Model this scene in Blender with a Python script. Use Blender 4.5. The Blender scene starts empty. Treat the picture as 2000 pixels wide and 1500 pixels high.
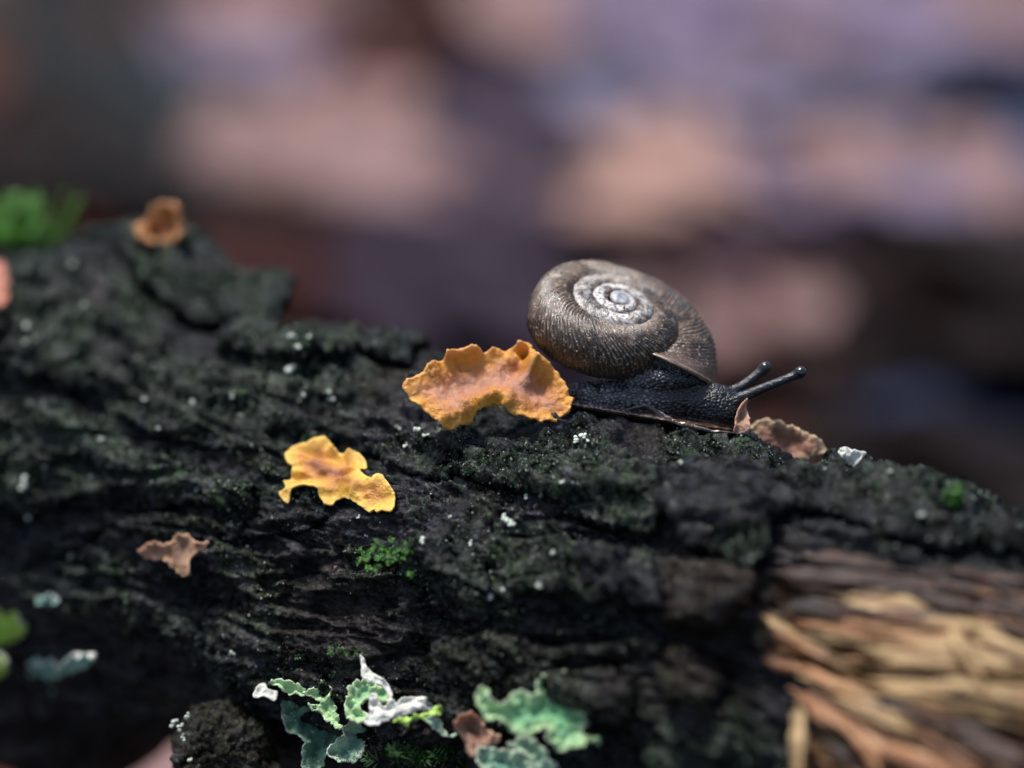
import bpy, math, random
import numpy as np
from mathutils import Vector
from mathutils.bvhtree import BVHTree
from mathutils.geometry import delaunay_2d_cdt

# ------------------------------------------------------------------ camera, sky, sun, exposure
# Everything is authored in millimetres and stored in metres (real size: a 19 mm snail).
MM = 0.001
SC = bpy.context.scene
COL = SC.collection
PITCH = math.radians(20.0)
FOCUS = 270.0                                   # mm, camera to snail
TGT = np.array([0.0, 0.0, 80.0])
FWD = np.array([0.0, math.cos(PITCH), -math.sin(PITCH)])
UPV = np.array([0.0, math.sin(PITCH), math.cos(PITCH)])
RGT = np.array([1.0, 0.0, 0.0])
CAM = TGT - FOCUS * FWD

cd = bpy.data.cameras.new('camera')
cam = bpy.data.objects.new('camera', cd)
COL.objects.link(cam)
cam.location = tuple(CAM * MM)
cam.rotation_euler = (math.pi / 2 - PITCH, 0, 0)
cd.lens = 100.0
cd.sensor_width = 36.0
cd.clip_start = 0.01
cd.clip_end = 500.0
cd.dof.use_dof = True
cd.dof.focus_distance = 265.5 * MM
cd.dof.aperture_fstop = 8.6
cd.dof.aperture_blades = 0
SC.camera = cam

SUN_DIR = Vector((-0.26, 0.14, 0.94)).normalized()      # towards the sun, through thin cloud
w = bpy.data.worlds.new('World')
SC.world = w
w.use_nodes = True
nt = w.node_tree
nt.nodes.clear()
wo = nt.nodes.new('ShaderNodeOutputWorld')
bg = nt.nodes.new('ShaderNodeBackground')
sky = nt.nodes.new('ShaderNodeTexSky')
sky.sky_type = 'NISHITA'
sky.sun_disc = False
sky.sun_elevation = math.asin(SUN_DIR.z)
sky.sun_rotation = math.atan2(SUN_DIR.x, SUN_DIR.y)
sky.air_density = 1.0
sky.dust_density = 2.5
sky.ozone_density = 1.0
bg.inputs['Strength'].default_value = 0.05
nt.links.new(sky.outputs[0], bg.inputs[0])
nt.links.new(bg.outputs[0], wo.inputs[0])
sl = bpy.data.lights.new('sun', 'SUN')
sl.energy = 1.5
sl.angle = math.radians(10)
sl.color = (1.0, 0.96, 0.9)
so = bpy.data.objects.new('sun', sl)
COL.objects.link(so)
so.rotation_euler = SUN_DIR.to_track_quat('Z', 'Y').to_euler()
SC.view_settings.view_transform = 'Standard'
SC.view_settings.look = 'None'
SC.view_settings.exposure = 1.8
SC.view_settings.gamma = 1.0

random.seed(7)
rng = np.random.default_rng(7)

# ------------------------------------------------------------------ noise
_perm = np.random.default_rng(11).permutation(256).astype(np.int64)
_g = np.random.default_rng(12).normal(size=(256, 3))
_g /= np.linalg.norm(_g, axis=1)[:, None]
_rnd = np.random.default_rng(13).random((256, 3))

def _h(ix, iy, iz):
    return _perm[(_perm[(_perm[ix & 255] + iy) & 255] + iz) & 255]

def perlin(x, y, z=0.0):
    x, y, z = np.broadcast_arrays(np.asarray(x, float), np.asarray(y, float), np.asarray(z, float))
    xi = np.floor(x).astype(np.int64); yi = np.floor(y).astype(np.int64); zi = np.floor(z).astype(np.int64)
    xf = x - xi; yf = y - yi; zf = z - zi
    f = lambda t: t * t * t * (t * (t * 6 - 15) + 10)
    u, v, ww = f(xf), f(yf), f(zf)
    out = 0.0
    for dx in (0, 1):
        for dy in (0, 1):
            for dz in (0, 1):
                g = _g[_h(xi + dx, yi + dy, zi + dz)]
                d = g[..., 0] * (xf - dx) + g[..., 1] * (yf - dy) + g[..., 2] * (zf - dz)
                out = out + d * (u if dx else 1 - u) * (v if dy else 1 - v) * (ww if dz else 1 - ww)
    return out * 1.5

def fbm(x, y, z=0.0, octv=4, gain=0.5, lac=2.03):
    a, s = 1.0, 0.0
    for k in range(octv):
        s = s + a * perlin(x + 17.3 * k, y - 9.1 * k, z + 5.7 * k)
        x = x * lac; y = y * lac; z = z * lac
        a *= gain
    return s

def worley(x, y, z=0.0):
    x, y, z = np.broadcast_arrays(np.asarray(x, float), np.asarray(y, float), np.asarray(z, float))
    xi = np.floor(x).astype(np.int64); yi = np.floor(y).astype(np.int64); zi = np.floor(z).astype(np.int64)
    f1 = np.full(x.shape, 9.0); f2 = np.full(x.shape, 9.0); cid = np.zeros(x.shape)
    for dx in (-1, 0, 1):
        for dy in (-1, 0, 1):
            for dz in (-1, 0, 1):
                r = _rnd[_h(xi + dx, yi + dy, zi + dz)]
                d = np.sqrt((xi + dx + r[..., 0] - x) ** 2 + (yi + dy + r[..., 1] - y) ** 2 + (zi + dz + r[..., 2] - z) ** 2)
                c = d < f1
                f2 = np.where(c, f1, np.minimum(f2, d))
                cid = np.where(c, r[..., 0], cid)
                f1 = np.where(c, d, f1)
    return f1, f2, cid

def sstep(a, b, x):
    t = np.clip((x - a) / (b - a), 0, 1)
    return t * t * (3 - 2 * t)

# ------------------------------------------------------------------ helpers: points, meshes, tags
def ray(px, py):
    d = FWD + (px - 1000) * 0.00018 * RGT - (py - 750) * 0.00018 * UPV
    return d

def P(px, py, depth):
    return CAM + depth * ray(px, py)

def nrm(v):
    v = np.asarray(v, float)
    return v / np.linalg.norm(v)

WLOC = {}

def tag(o, label=None, cat=None, group=None, kind=None):
    if label: o['label'] = label
    if cat: o['category'] = cat
    if group: o['group'] = group
    if kind: o['kind'] = kind
    return o

def empty(name, loc):
    o = bpy.data.objects.new(name, None)
    o.empty_display_size = 0.002
    COL.objects.link(o)
    o.location = tuple(np.asarray(loc) * MM)
    WLOC[o.name] = np.asarray(loc, float)
    return o

def mesh_np(name, verts, faces, mat=None, attrs=None, smooth=True):
    me = bpy.data.meshes.new(name)
    verts = np.ascontiguousarray(verts, dtype=np.float64)
    if isinstance(faces, np.ndarray):
        faces = [faces]
    faces = [np.asarray(f, dtype=np.int32) for f in faces if len(f)]
    nl = sum(f.size for f in faces); nf = sum(len(f) for f in faces)
    me.vertices.add(len(verts)); me.loops.add(nl); me.polygons.add(nf)
    me.vertices.foreach_set('co', (verts * MM).astype(np.float32).ravel())
    me.loops.foreach_set('vertex_index', np.concatenate([f.ravel() for f in faces]))
    tot = np.concatenate([np.full(len(f), f.shape[1], np.int32) for f in faces])
    st = np.concatenate([[0], np.cumsum(tot)[:-1]]).astype(np.int32)
    me.polygons.foreach_set('loop_start', st)
    me.polygons.foreach_set('loop_total', tot)
    me.polygons.foreach_set('use_smooth', np.full(nf, smooth))
    me.update(calc_edges=True)
    for k, a in (attrs or {}).items():
        a = np.asarray(a, dtype=np.float32)
        if a.ndim == 1:
            at = me.attributes.new(k, 'FLOAT', 'POINT'); at.data.foreach_set('value', a)
        else:
            at = me.attributes.new(k, 'FLOAT_COLOR', 'POINT')
            if a.shape[1] == 3: a = np.concatenate([a, np.ones((len(a), 1), np.float32)], 1)
            at.data.foreach_set('color', a.ravel())
    if mat: me.materials.append(mat)
    return me

def mk(name, verts, faces, mat, parent=None, attrs=None, smooth=True, loc=None):
    verts = np.asarray(verts, float)
    if loc is None:
        lo, hi = verts.min(0), verts.max(0)
        loc = np.array([(lo[0] + hi[0]) / 2, (lo[1] + hi[1]) / 2, lo[2]])
    me = mesh_np(name, verts - loc, faces, mat, attrs, smooth)
    o = bpy.data.objects.new(name, me)
    COL.objects.link(o)
    base = WLOC[parent.name] if parent else np.zeros(3)
    o.location = tuple((loc - base) * MM)
    if parent: o.parent = parent
    WLOC[o.name] = np.asarray(loc, float)
    return o

def vnormals(v, tris):
    n = np.zeros_like(v)
    a, b, c = v[tris[:, 0]], v[tris[:, 1]], v[tris[:, 2]]
    fn = np.cross(b - a, c - a)
    for k in range(3): np.add.at(n, tris[:, k], fn)
    l = np.linalg.norm(n, axis=1); l[l == 0] = 1
    return n / l[:, None]

def grid_faces(nu, nv, wrap_v=False):
    i = np.arange(nu - 1)[:, None]; j = np.arange(nv if wrap_v else nv - 1)[None, :]
    j2 = (j + 1) % nv
    a = i * nv + j; b = (i + 1) * nv + j; c = (i + 1) * nv + j2; d = i * nv + j2
    return np.stack([a, b, c, d], -1).reshape(-1, 4)

# ------------------------------------------------------------------ materials
class NT:
    def __init__(self, name):
        self.m = bpy.data.materials.new(name); self.m.use_nodes = True
        self.t = self.m.node_tree
        self.b = self.t.nodes['Principled BSDF']
        self.out = self.t.nodes['Material Output']
        self._co = None
    def n(self, typ, **kw):
        x = self.t.nodes.new(typ)
        for k, v in kw.items(): setattr(x, k, v)
        return x
    def l(self, a, b): self.t.links.new(a, b)
    def co(self, scale=(1, 1, 1)):
        tc = self.n('ShaderNodeTexCoord'); mp = self.n('ShaderNodeMapping')
        mp.inputs['Scale'].default_value = tuple(1000.0 * s for s in scale)      # object space in mm
        self.l(tc.outputs['Object'], mp.inputs['Vector'])
        return mp.outputs[0]
    def noise(self, scale, detail=4, rough=0.55, vec=None, aniso=(1, 1, 1), dist=0.0):
        x = self.n('ShaderNodeTexNoise')
        x.inputs['Scale'].default_value = scale; x.inputs['Detail'].default_value = detail
        x.inputs['Roughness'].default_value = rough; x.inputs['Distortion'].default_value = dist
        self.l(vec if vec is not None else self.co(aniso), x.inputs['Vector'])
        return x.outputs['Fac']
    def voro(self, scale, vec=None, aniso=(1, 1, 1), feature='F1'):
        x = self.n('ShaderNodeTexVoronoi'); x.feature = feature
        x.inputs['Scale'].default_value = scale
        self.l(vec if vec is not None else self.co(aniso), x.inputs['Vector'])
        return x.outputs['Distance']
    def ramp(self, fac, stops, interp='LINEAR'):
        r = self.n('ShaderNodeValToRGB'); r.color_ramp.interpolation = interp
        e = r.color_ramp.elements
        while len(e) < len(stops): e.new(0.5)
        for k, (p, c) in enumerate(stops):
            e[k].position = p
            e[k].color = (*c, 1) if len(c) == 3 else c
        self.l(fac, r.inputs[0])
        return r.outputs[0]
    def rng(self, fac, a, b, c=0.0, d=1.0):
        x = self.n('ShaderNodeMapRange')
        for k, v in zip((1, 2, 3, 4), (a, b, c, d)): x.inputs[k].default_value = v
        self.l(fac, x.inputs[0]); return x.outputs[0]
    def mix(self, fac, a, b, blend='MIX'):
        x = self.n('ShaderNodeMix'); x.data_type = 'RGBA'; x.blend_type = blend
        if isinstance(fac, (int, float)): x.inputs[0].default_value = fac
        else: self.l(fac, x.inputs[0])
        for s, i in ((a, 6), (b, 7)):
            if isinstance(s, tuple): x.inputs[i].default_value = (*s, 1)
            else: self.l(s, x.inputs[i])
        return x.outputs[2]
    def math(self, op, a, b=0.0):
        x = self.n('ShaderNodeMath', operation=op)
        for s, i in ((a, 0), (b, 1)):
            if isinstance(s, (int, float)): x.inputs[i].default_value = s
            else: self.l(s, x.inputs[i])
        return x.outputs[0]
    def attr(self, name, out='Fac'):
        x = self.n('ShaderNodeAttribute'); x.attribute_name = name
        return x.outputs[out]
    def sep(self, col):
        x = self.n('ShaderNodeSeparateColor'); self.l(col, x.inputs[0]); return x.outputs
    def bump(self, h, dist_mm, strength=1.0, normal=None):
        x = self.n('ShaderNodeBump')
        x.inputs['Distance'].default_value = dist_mm * MM; x.inputs['Strength'].default_value = strength
        self.l(h, x.inputs['Height'])
        if normal is not None: self.l(normal, x.inputs['Normal'])
        return x.outputs[0]
    def set(self, **kw):
        names = dict(col='Base Color', rough='Roughness', spec='Specular IOR Level', normal='Normal', sss='Subsurface Weight',
                     coat='Coat Weight', coatr='Coat Roughness', coatn='Coat Normal', trans='Transmission Weight', sheen='Sheen Weight', alpha='Alpha')
        for k, v in kw.items():
            i = self.b.inputs[names[k]]
            if isinstance(v, tuple): i.default_value = (*v, 1) if len(v) == 3 else v
            elif isinstance(v, (int, float)): i.default_value = v
            else: self.l(v, i)
        return self
    def subs(self, wgt, radius, scale_mm):
        self.b.inputs['Subsurface Weight'].default_value = wgt
        self.b.inputs['Subsurface Radius'].default_value = radius
        self.b.inputs['Subsurface Scale'].default_value = scale_mm * MM
        return self

def m_bark():
    n = NT('wet_bark')
    mk_ = n.sep(n.attr('mask', 'Color'))
    algae, wood, brown = mk_[0], mk_[1], mk_[2]
    lg = n.noise(0.35, 5, 0.6); md = n.noise(1.6, 5, 0.65); fn = n.noise(6.0, 4, 0.7)
    dark = n.ramp(md, [(0.43, (0.0007, 0.0007, 0.001)), (0.52, (0.004, 0.0045, 0.0075)), (0.61, (0.024, 0.028, 0.046))])
    br = n.ramp(fn, [(0.40, (0.004, 0.0025, 0.002)), (0.52, (0.024, 0.012, 0.007)), (0.64, (0.10, 0.050, 0.032))])
    c = n.mix(n.math('MULTIPLY', brown, n.rng(md, 0.35, 0.6)), dark, br)
    alg = n.ramp(lg, [(0.38, (0.052, 0.115, 0.036)), (0.46, (0.095, 0.130, 0.098)), (0.54, (0.075, 0.155, 0.030)), (0.63, (0.14, 0.165, 0.175))])
    sp = n.rng(fn, 0.48, 0.56)
    af = n.math('MULTIPLY', n.math('MULTIPLY', algae, n.rng(md, 0.45, 0.55)), n.math('ADD', n.math('MULTIPLY', sp, 0.9), 0.10))
    c = n.mix(af, c, alg)
    vs = n.voro(1.7)
    dots = n.math('MULTIPLY', n.rng(vs, 0.20, 0.13), n.rng(n.noise(0.5, 3, 0.6), 0.45, 0.55))
    c = n.mix(n.math('MULTIPLY', n.math('MULTIPLY', dots, algae), 0.8), c, (0.34, 0.42, 0.27))
    # torn heartwood: straight grain, pale to orange, weathered to near black along the torn edge
    au = n.attr('grain', 'Vector')
    sp2 = n.n('ShaderNodeMapping'); sp2.inputs['Scale'].default_value = (0.06, 1.6, 1.0)
    n.l(au, sp2.inputs['Vector'])
    gr = n.noise(1.0, 6, 0.6, vec=sp2.outputs[0], dist=0.6)
    sp3 = n.n('ShaderNodeMapping'); sp3.inputs['Scale'].default_value = (0.10, 0.28, 1.0)
    n.l(au, sp3.inputs['Vector'])
    blot = n.noise(1.0, 3, 0.5, vec=sp3.outputs[0])
    wc = n.ramp(gr, [(0.36, (0.02, 0.010, 0.005)), (0.46, (0.14, 0.075, 0.028)), (0.55, (0.32, 0.19, 0.08)), (0.68, (0.52, 0.36, 0.19))])
    wc = n.mix(n.rng(blot, 0.48, 0.66), wc, n.ramp(gr, [(0.3, (0.02, 0.012, 0.008)), (0.6, (0.24, 0.09, 0.03)), (0.8, (0.5, 0.26, 0.12))]))
    wth = n.attr('weather')
    wc = n.mix(wth, wc, n.ramp(gr, [(0.35, (0.008, 0.006, 0.006)), (0.52, (0.05, 0.028, 0.02)), (0.66, (0.13, 0.055, 0.03)), (0.8, (0.30, 0.16, 0.10))]))
    c = n.mix(wood, c, wc)
    h = n.math('ADD', n.math('MULTIPLY', n.noise(3.0, 5, 0.7), 1.0), n.math('MULTIPLY', n.noise(11.0, 3, 0.6), 0.35))
    bp = n.bump(h, 0.5, 1.0)
    n.set(col=c, rough=n.rng(md, 0.4, 0.6, 0.34, 0.7), spec=n.rng(lg, 0.46, 0.60, 0.03, 0.35), normal=bp)
    n.set(coat=n.math('MULTIPLY', n.math('MAXIMUM', n.rng(n.noise(0.6, 4, 0.65), 0.50, 0.58), n.rng(algae, 0.25, 0.05, 0, 0.8)), 0.45), coatr=0.08, coatn=n.bump(h, 0.16, 1.0))
    return n.m

def m_plain(name, stops, scale=3.0, rough=0.5, bump=0.1, bscale=8.0, sss=0.0, coat=0.0, detail=5):
    n = NT(name)
    c = n.ramp(n.noise(scale, detail, 0.6), stops)
    n.set(col=c, rough=rough, normal=n.bump(n.noise(bscale, 4, 0.6), bump), coat=coat, coatr=0.15)
    if sss: n.subs(sss, (1.0, 0.5, 0.25), 0.4)
    return n.m

def m_fungus(name, centre, mid, rim, edge_w=(0.25, 1.0, 3.0), rough=0.38, coat=0.5):
    """crust fungus: colour zones run parallel to the growing edge"""
    n = NT(name)
    d = n.math('ADD', n.attr('edge'), n.math('MULTIPLY', n.math('SUBTRACT', n.noise(0.7, 4, 0.6), 0.5), 1.3))
    x = n.rng(d, 0, 4.0)
    c = n.ramp(x, [(edge_w[0] / 4, rim), (edge_w[1] / 4, mid), (edge_w[2] / 4, centre)])
    c = n.mix(n.rng(n.attr('edge'), 0.30, 0.05, 0.0, 0.65), c, tuple(min(0.85, 0.08 + k * 1.15) for k in rim))
    c = n.mix(n.rng(n.noise(1.1, 5, 0.65), 0.45, 0.72, 0, 0.65), c, n.mix(0.6, c, (0.17, 0.055, 0.012)))
    c = n.mix(n.rng(n.noise(3.0, 5, 0.7), 0.5, 0.75, 0, 0.28), c, (0.42, 0.26, 0.20))
    und = n.mix(0.5, c, (0.16, 0.07, 0.03))
    c = n.mix(n.attr('under'), c, und)
    h = n.math('ADD', n.noise(2.2, 5, 0.65), n.math('MULTIPLY', n.noise(9, 3, 0.6), 0.3))
    bp = n.bump(h, 0.25)
    n.set(col=c, rough=rough, normal=bp, coat=coat, coatr=0.2, coatn=bp)
    n.subs(0.35, (1.0, 0.45, 0.15), 0.5)
    return n.m

def m_lichen(name, inner, rim, under=(0.78, 0.76, 0.72), speck=0.9):
    n = NT(name)
    d = n.math('ADD', n.attr('edge'), n.math('MULTIPLY', n.math('SUBTRACT', n.noise(1.5, 3, 0.6), 0.5), 0.8))
    c = n.ramp(n.rng(d, 0, 2.0), [(0.0, rim), (0.14, rim), (0.5, inner), (1.0, tuple(k * 0.75 for k in inner))])
    c = n.mix(n.rng(n.noise(2.5, 4, 0.6), 0.4, 0.7, 0, 0.35), c, n.mix(0.5, c, (0.03, 0.12, 0.08)))
    dots = n.rng(n.voro(1.9), 0.22, 0.12)
    c = n.mix(n.math('MULTIPLY', n.math('MULTIPLY', dots, n.rng(n.noise(0.8, 2), 0.42, 0.56)), speck), c, (0.62, 0.72, 0.62))
    c = n.mix(n.attr('under'), c, under)
    n.set(col=c, rough=0.55, normal=n.bump(n.noise(2.2, 5, 0.65), 0.45))
    n.subs(0.25, (0.6, 1.0, 0.4), 0.3)
    return n.m

def m_shell():
    n = NT('shell')
    t = n.attr('turn'); rib = n.attr('rib'); side = n.attr('side')
    nz = n.noise(0.55, 5, 0.6); nf = n.noise(3.0, 5, 0.7)
    base = n.ramp(nz, [(0.38, (0.010, 0.004, 0.002)), (0.5, (0.032, 0.015, 0.007)), (0.62, (0.068, 0.036, 0.019))])
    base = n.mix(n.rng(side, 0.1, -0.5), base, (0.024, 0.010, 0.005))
    worn = n.ramp(nf, [(0.42, (0.10, 0.058, 0.032)), (0.58, (0.42, 0.30, 0.19))])
    wf = n.math('MULTIPLY', n.rng(rib, 0.35, 0.85), n.rng(n.noise(0.6, 4, 0.65), 0.47, 0.56, 0.08, 1.0))
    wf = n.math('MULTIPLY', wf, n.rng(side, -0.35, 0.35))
    c = n.mix(n.math('MULTIPLY', wf, 0.66), base, worn)
    # the first turns are worn down to pale blue-white lime
    wn = n.math('ADD', t, n.math('MULTIPLY', n.math('SUBTRACT', n.noise(0.9, 5, 0.65), 0.5), 0.9))
    wsel = n.math('MULTIPLY', n.rng(wn, 0.72, 0.46), n.rng(rib, 0.0, 0.7, 0.25, 1.0))
    c = n.mix(n.math('MAXIMUM', wsel, n.rng(wn, 0.58, 0.40)), c, n.ramp(nf, [(0.40, (0.10, 0.085, 0.075)), (0.48, (0.32, 0.30, 0.28)), (0.57, (0.72, 0.74, 0.76))]))
    c = n.mix(n.rng(t, 0.25, 0.18), c, n.mix(nf, (0.20, 0.22, 0.25), (0.52, 0.55, 0.58)))
    sut = n.attr('suture')
    dirt = n.ramp(nf, [(0.3, (0.02, 0.012, 0.008)), (0.6, (0.10, 0.045, 0.022))])
    c = n.mix(n.math('MULTIPLY', sut, n.rng(n.noise(1.6, 4, 0.7), 0.36, 0.50)), c, dirt)
    fl = n.math('MULTIPLY', n.rng(n.noise(2.6, 6, 0.75), 0.56, 0.62), n.rng(side, -0.6, 0.0))
    c = n.mix(n.math('MULTIPLY', fl, 0.8), c, (0.55, 0.42, 0.28))
    c = n.mix(n.rng(t, 0.992, 0.998), c, (0.10, 0.058, 0.035))
    h = n.math('ADD', n.noise(5.0, 4, 0.6), n.math('MULTIPLY', n.noise(14.0, 2, 0.5), 0.4))
    bp = n.bump(h, 0.07)
    n.set(col=c, rough=n.rng(nz, 0.3, 0.7, 0.24, 0.42), normal=bp, coat=0.6, coatr=0.10, coatn=bp)
    return n.m

def m_body():
    n = NT('snail_skin')
    tb = n.attr('tubercle'); gz = n.attr('grey')
    c = n.ramp(tb, [(0.0, (0.0012, 0.0012, 0.002)), (0.5, (0.004, 0.0045, 0.007)), (1.0, (0.011, 0.013, 0.020))])
    g = n.ramp(tb, [(0.0, (0.012, 0.010, 0.010)), (0.5, (0.10, 0.092, 0.098)), (1.0, (0.26, 0.25, 0.265))])
    c = n.mix(gz, c, g)
    c = n.mix(n.attr('sole'), c, n.ramp(n.noise(1.2, 4, 0.6), [(0.35, (0.025, 0.011, 0.006)), (0.6, (0.13, 0.06, 0.03))]))
    bp = n.bump(n.noise(9.0, 3, 0.6), 0.05)
    n.set(col=c, rough=0.34, spec=0.35, normal=bp, coat=0.5, coatr=0.07, coatn=bp)
    return n.m

M = {}
M['bark'] = m_bark()
M['orange'] = m_fungus('orange_crust', (0.42, 0.18, 0.10), (0.50, 0.18, 0.018), (0.68, 0.29, 0.010), edge_w=(0.35, 1.1, 2.2))
M['yellow'] = m_fungus('yellow_crust', (0.30, 0.085, 0.010), (0.60, 0.25, 0.010), (0.78, 0.44, 0.04), edge_w=(0.4, 1.2, 2.2))
M['tan'] = m_fungus('tan_crust', (0.20, 0.13, 0.095), (0.24, 0.14, 0.085), (0.36, 0.20, 0.11), rough=0.5, coat=0.1)
M['rust'] = m_fungus('rust_crust', (0.26, 0.075, 0.010), (0.36, 0.11, 0.016), (0.50, 0.20, 0.04))
M['peach'] = m_fungus('peach_crust', (0.45, 0.18, 0.11), (0.42, 0.13, 0.05), (0.30, 0.07, 0.02))
M['bracket'] = m_fungus('bracket_crust', (0.30, 0.13, 0.075), (0.32, 0.15, 0.08), (0.46, 0.33, 0.19), edge_w=(0.12, 0.5, 1.2))
M['brown'] = m_fungus('brown_curl', (0.13, 0.055, 0.03), (0.2, 0.09, 0.05), (0.36, 0.2, 0.12), coat=0.4)
M['lichen'] = m_lichen('green_lichen', (0.13, 0.31, 0.23), (0.42, 0.58, 0.42))
M['lichen_bright'] = m_lichen('bright_lichen', (0.18, 0.46, 0.22), (0.46, 0.68, 0.34))
M['lichen_teal'] = m_lichen('teal_lichen', (0.20, 0.42, 0.36), (0.34, 0.56, 0.46), speck=0.4)
M['lichen_lime'] = m_lichen('lime_lichen', (0.44, 0.74, 0.08), (0.48, 0.74, 0.14), speck=0.1)
M['lichen_dark'] = m_lichen('dark_lichen', (0.04, 0.13, 0.09), (0.14, 0.28, 0.18))
M['lichen_white'] = m_lichen('white_lichen', (0.74, 0.72, 0.70), (0.80, 0.80, 0.72), under=(0.8, 0.78, 0.74), speck=0.0)
M['fleck'] = m_plain('pale_fleck', [(0.3, (0.42, 0.50, 0.40)), (0.6, (0.72, 0.78, 0.68))], 2.0, 0.6, 0.08)
M['granule'] = m_plain('lichen_sparkle_grain', [(0.38, (0.10, 0.14, 0.06)), (0.5, (0.30, 0.36, 0.24)), (0.62, (0.66, 0.70, 0.64))], 0.9, 0.5, 0.03)
M['moss'] = m_plain('moss', [(0.3, (0.03, 0.13, 0.008)), (0.55, (0.085, 0.28, 0.02)), (0.75, (0.2, 0.42, 0.05))], 1.2, 0.5, 0.03)
M['moss_mid'] = m_plain('mid_moss', [(0.3, (0.015, 0.07, 0.005)), (0.55, (0.045, 0.17, 0.012)), (0.75, (0.11, 0.27, 0.03))], 1.2, 0.5, 0.03)
M['moss_dark'] = m_plain('dark_moss', [(0.3, (0.008, 0.03, 0.004)), (0.7, (0.04, 0.12, 0.02))], 1.2, 0.5, 0.03)
M['crumb'] = m_plain('soil_crumb', [(0.38, (0.07, 0.025, 0.010)), (0.5, (0.34, 0.13, 0.045)), (0.6, (0.66, 0.58, 0.48))], 1.1, 0.6, 0.05)
M['shell'] = m_shell()
M['skin'] = m_body()
M['lip'] = m_plain('shell_lip', [(0.3, (0.07, 0.042, 0.028)), (0.6, (0.20, 0.135, 0.095))], 1.5, 0.3, 0.04, coat=0.4)
M['apex'] = m_plain('worn_apex', [(0.38, (0.16, 0.17, 0.19)), (0.5, (0.32, 0.34, 0.37)), (0.62, (0.52, 0.54, 0.57))], 1.6, 0.3, 0.05, coat=0.4)
M['eye'] = m_plain('eye_bulb', [(0.3, (0.004, 0.004, 0.006)), (0.7, (0.012, 0.013, 0.018))], 2.0, 0.15, 0.01, coat=0.6)
M['mucus'] = m_plain('foot_fringe', [(0.3, (0.005, 0.004, 0.004)), (0.5, (0.02, 0.011, 0.008)), (0.68, (0.09, 0.04, 0.02))], 0.9, 0.12, 0.08, coat=0.9)

def m_splinter(name, stops):
    n = NT(name)
    au = n.attr('grain', 'Vector')
    mp = n.n('ShaderNodeMapping'); mp.inputs['Scale'].default_value = (0.12, 2.2, 2.2)
    n.l(au, mp.inputs['Vector'])
    g = n.noise(1.0, 6, 0.62, vec=mp.outputs[0], dist=0.5)
    n.set(col=n.ramp(g, stops), rough=0.55, normal=n.bump(g, 0.3))
    n.subs(0.15, (1.0, 0.6, 0.3), 0.4)
    return n.m
M['wood_pale'] = m_splinter('pale_splinter', [(0.36, (0.05, 0.025, 0.010)), (0.46, (0.24, 0.14, 0.055)), (0.54, (0.40, 0.26, 0.11)), (0.66, (0.58, 0.43, 0.24))])
M['wood_orange'] = m_splinter('orange_splinter', [(0.36, (0.04, 0.014, 0.006)), (0.47, (0.22, 0.085, 0.03)), (0.56, (0.36, 0.17, 0.07)), (0.68, (0.56, 0.36, 0.20))])
M['wood_dark'] = m_splinter('dark_splinter', [(0.38, (0.003, 0.002, 0.002)), (0.5, (0.020, 0.009, 0.006)), (0.62, (0.085, 0.034, 0.02))])

# ------------------------------------------------------------------ the fallen branch
R0 = 22.6
S1, S2 = P(600, 640, 300.0), P(1900, 985, 257.0)
AX = nrm(S2 - S1)
NS = nrm(np.cross(AX, ray(1200, 780)))
if NS[2] < 0: NS = -NS
A0 = S1 + AX * np.dot(P(1000, 745, 286) - S1, AX) - R0 * NS
EU = nrm(np.array([0, 0, 1.0]) - AX[2] * AX)
EF = nrm(np.cross(AX, EU))
if np.dot(EF, FWD) > 0: EF = -EF

def uv_px(px, py):
    """where the line of sight through a picture point meets the smooth branch: (u mm along, s mm round)"""
    d = ray(px, py); o = CAM - A0
    d2 = d - np.dot(d, AX) * AX; o2 = o - np.dot(o, AX) * AX
    a, b, c = d2 @ d2, 2 * d2 @ o2, o2 @ o2 - R0 ** 2
    disc = b * b - 4 * a * c
    t = (-b - math.sqrt(max(disc, 0))) / (2 * a)
    p = o + t * d
    return np.array([p @ AX, R0 * math.atan2(p @ EF, p @ EU)])

def poly_uv(pts): return np.array([uv_px(*p[:2]) for p in pts])

def seg_dist(x, y, poly):
    """signed distance (positive inside) to a closed polygon"""
    d2 = np.full(x.shape, 1e9); inside = np.zeros(x.shape, bool)
    for (x0, y0), (x1, y1) in zip(poly, np.roll(poly, -1, 0)):
        ex, ey = x1 - x0, y1 - y0
        t = np.clip(((x - x0) * ex + (y - y0) * ey) / (ex * ex + ey * ey + 1e-12), 0, 1)
        d2 = np.minimum(d2, (x - x0 - t * ex) ** 2 + (y - y0 - t * ey) ** 2)
        if y0 != y1:
            c = ((y0 > y) != (y1 > y)) & (x < (x1 - x0) * (y - y0) / (y1 - y0) + x0)
            inside ^= c
    d = np.sqrt(d2)
    return np.where(inside, d, -d)

WOOD = poly_uv([(1478, 1205), (1500, 1120), (1560, 1090), (1680, 1100), (1800, 1085), (1960, 1110), (2200, 1150), (2300, 1500),
                (2150, 1700), (1800, 1720), (1600, 1640), (1545, 1480), (1570, 1340), (1500, 1275)])
UH, SH_ = uv_px(235, 560)
UB, SB_ = uv_px(15, 1330)
UC, SC_ = uv_px(1400, 1230)
UT, ST_ = uv_px(1580, 925)

def wood_d(u, s):
    return seg_dist(u, s, WOOD) + 0.9 * fbm(u * 0.35, s * 0.5, 3.3, 3)

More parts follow.
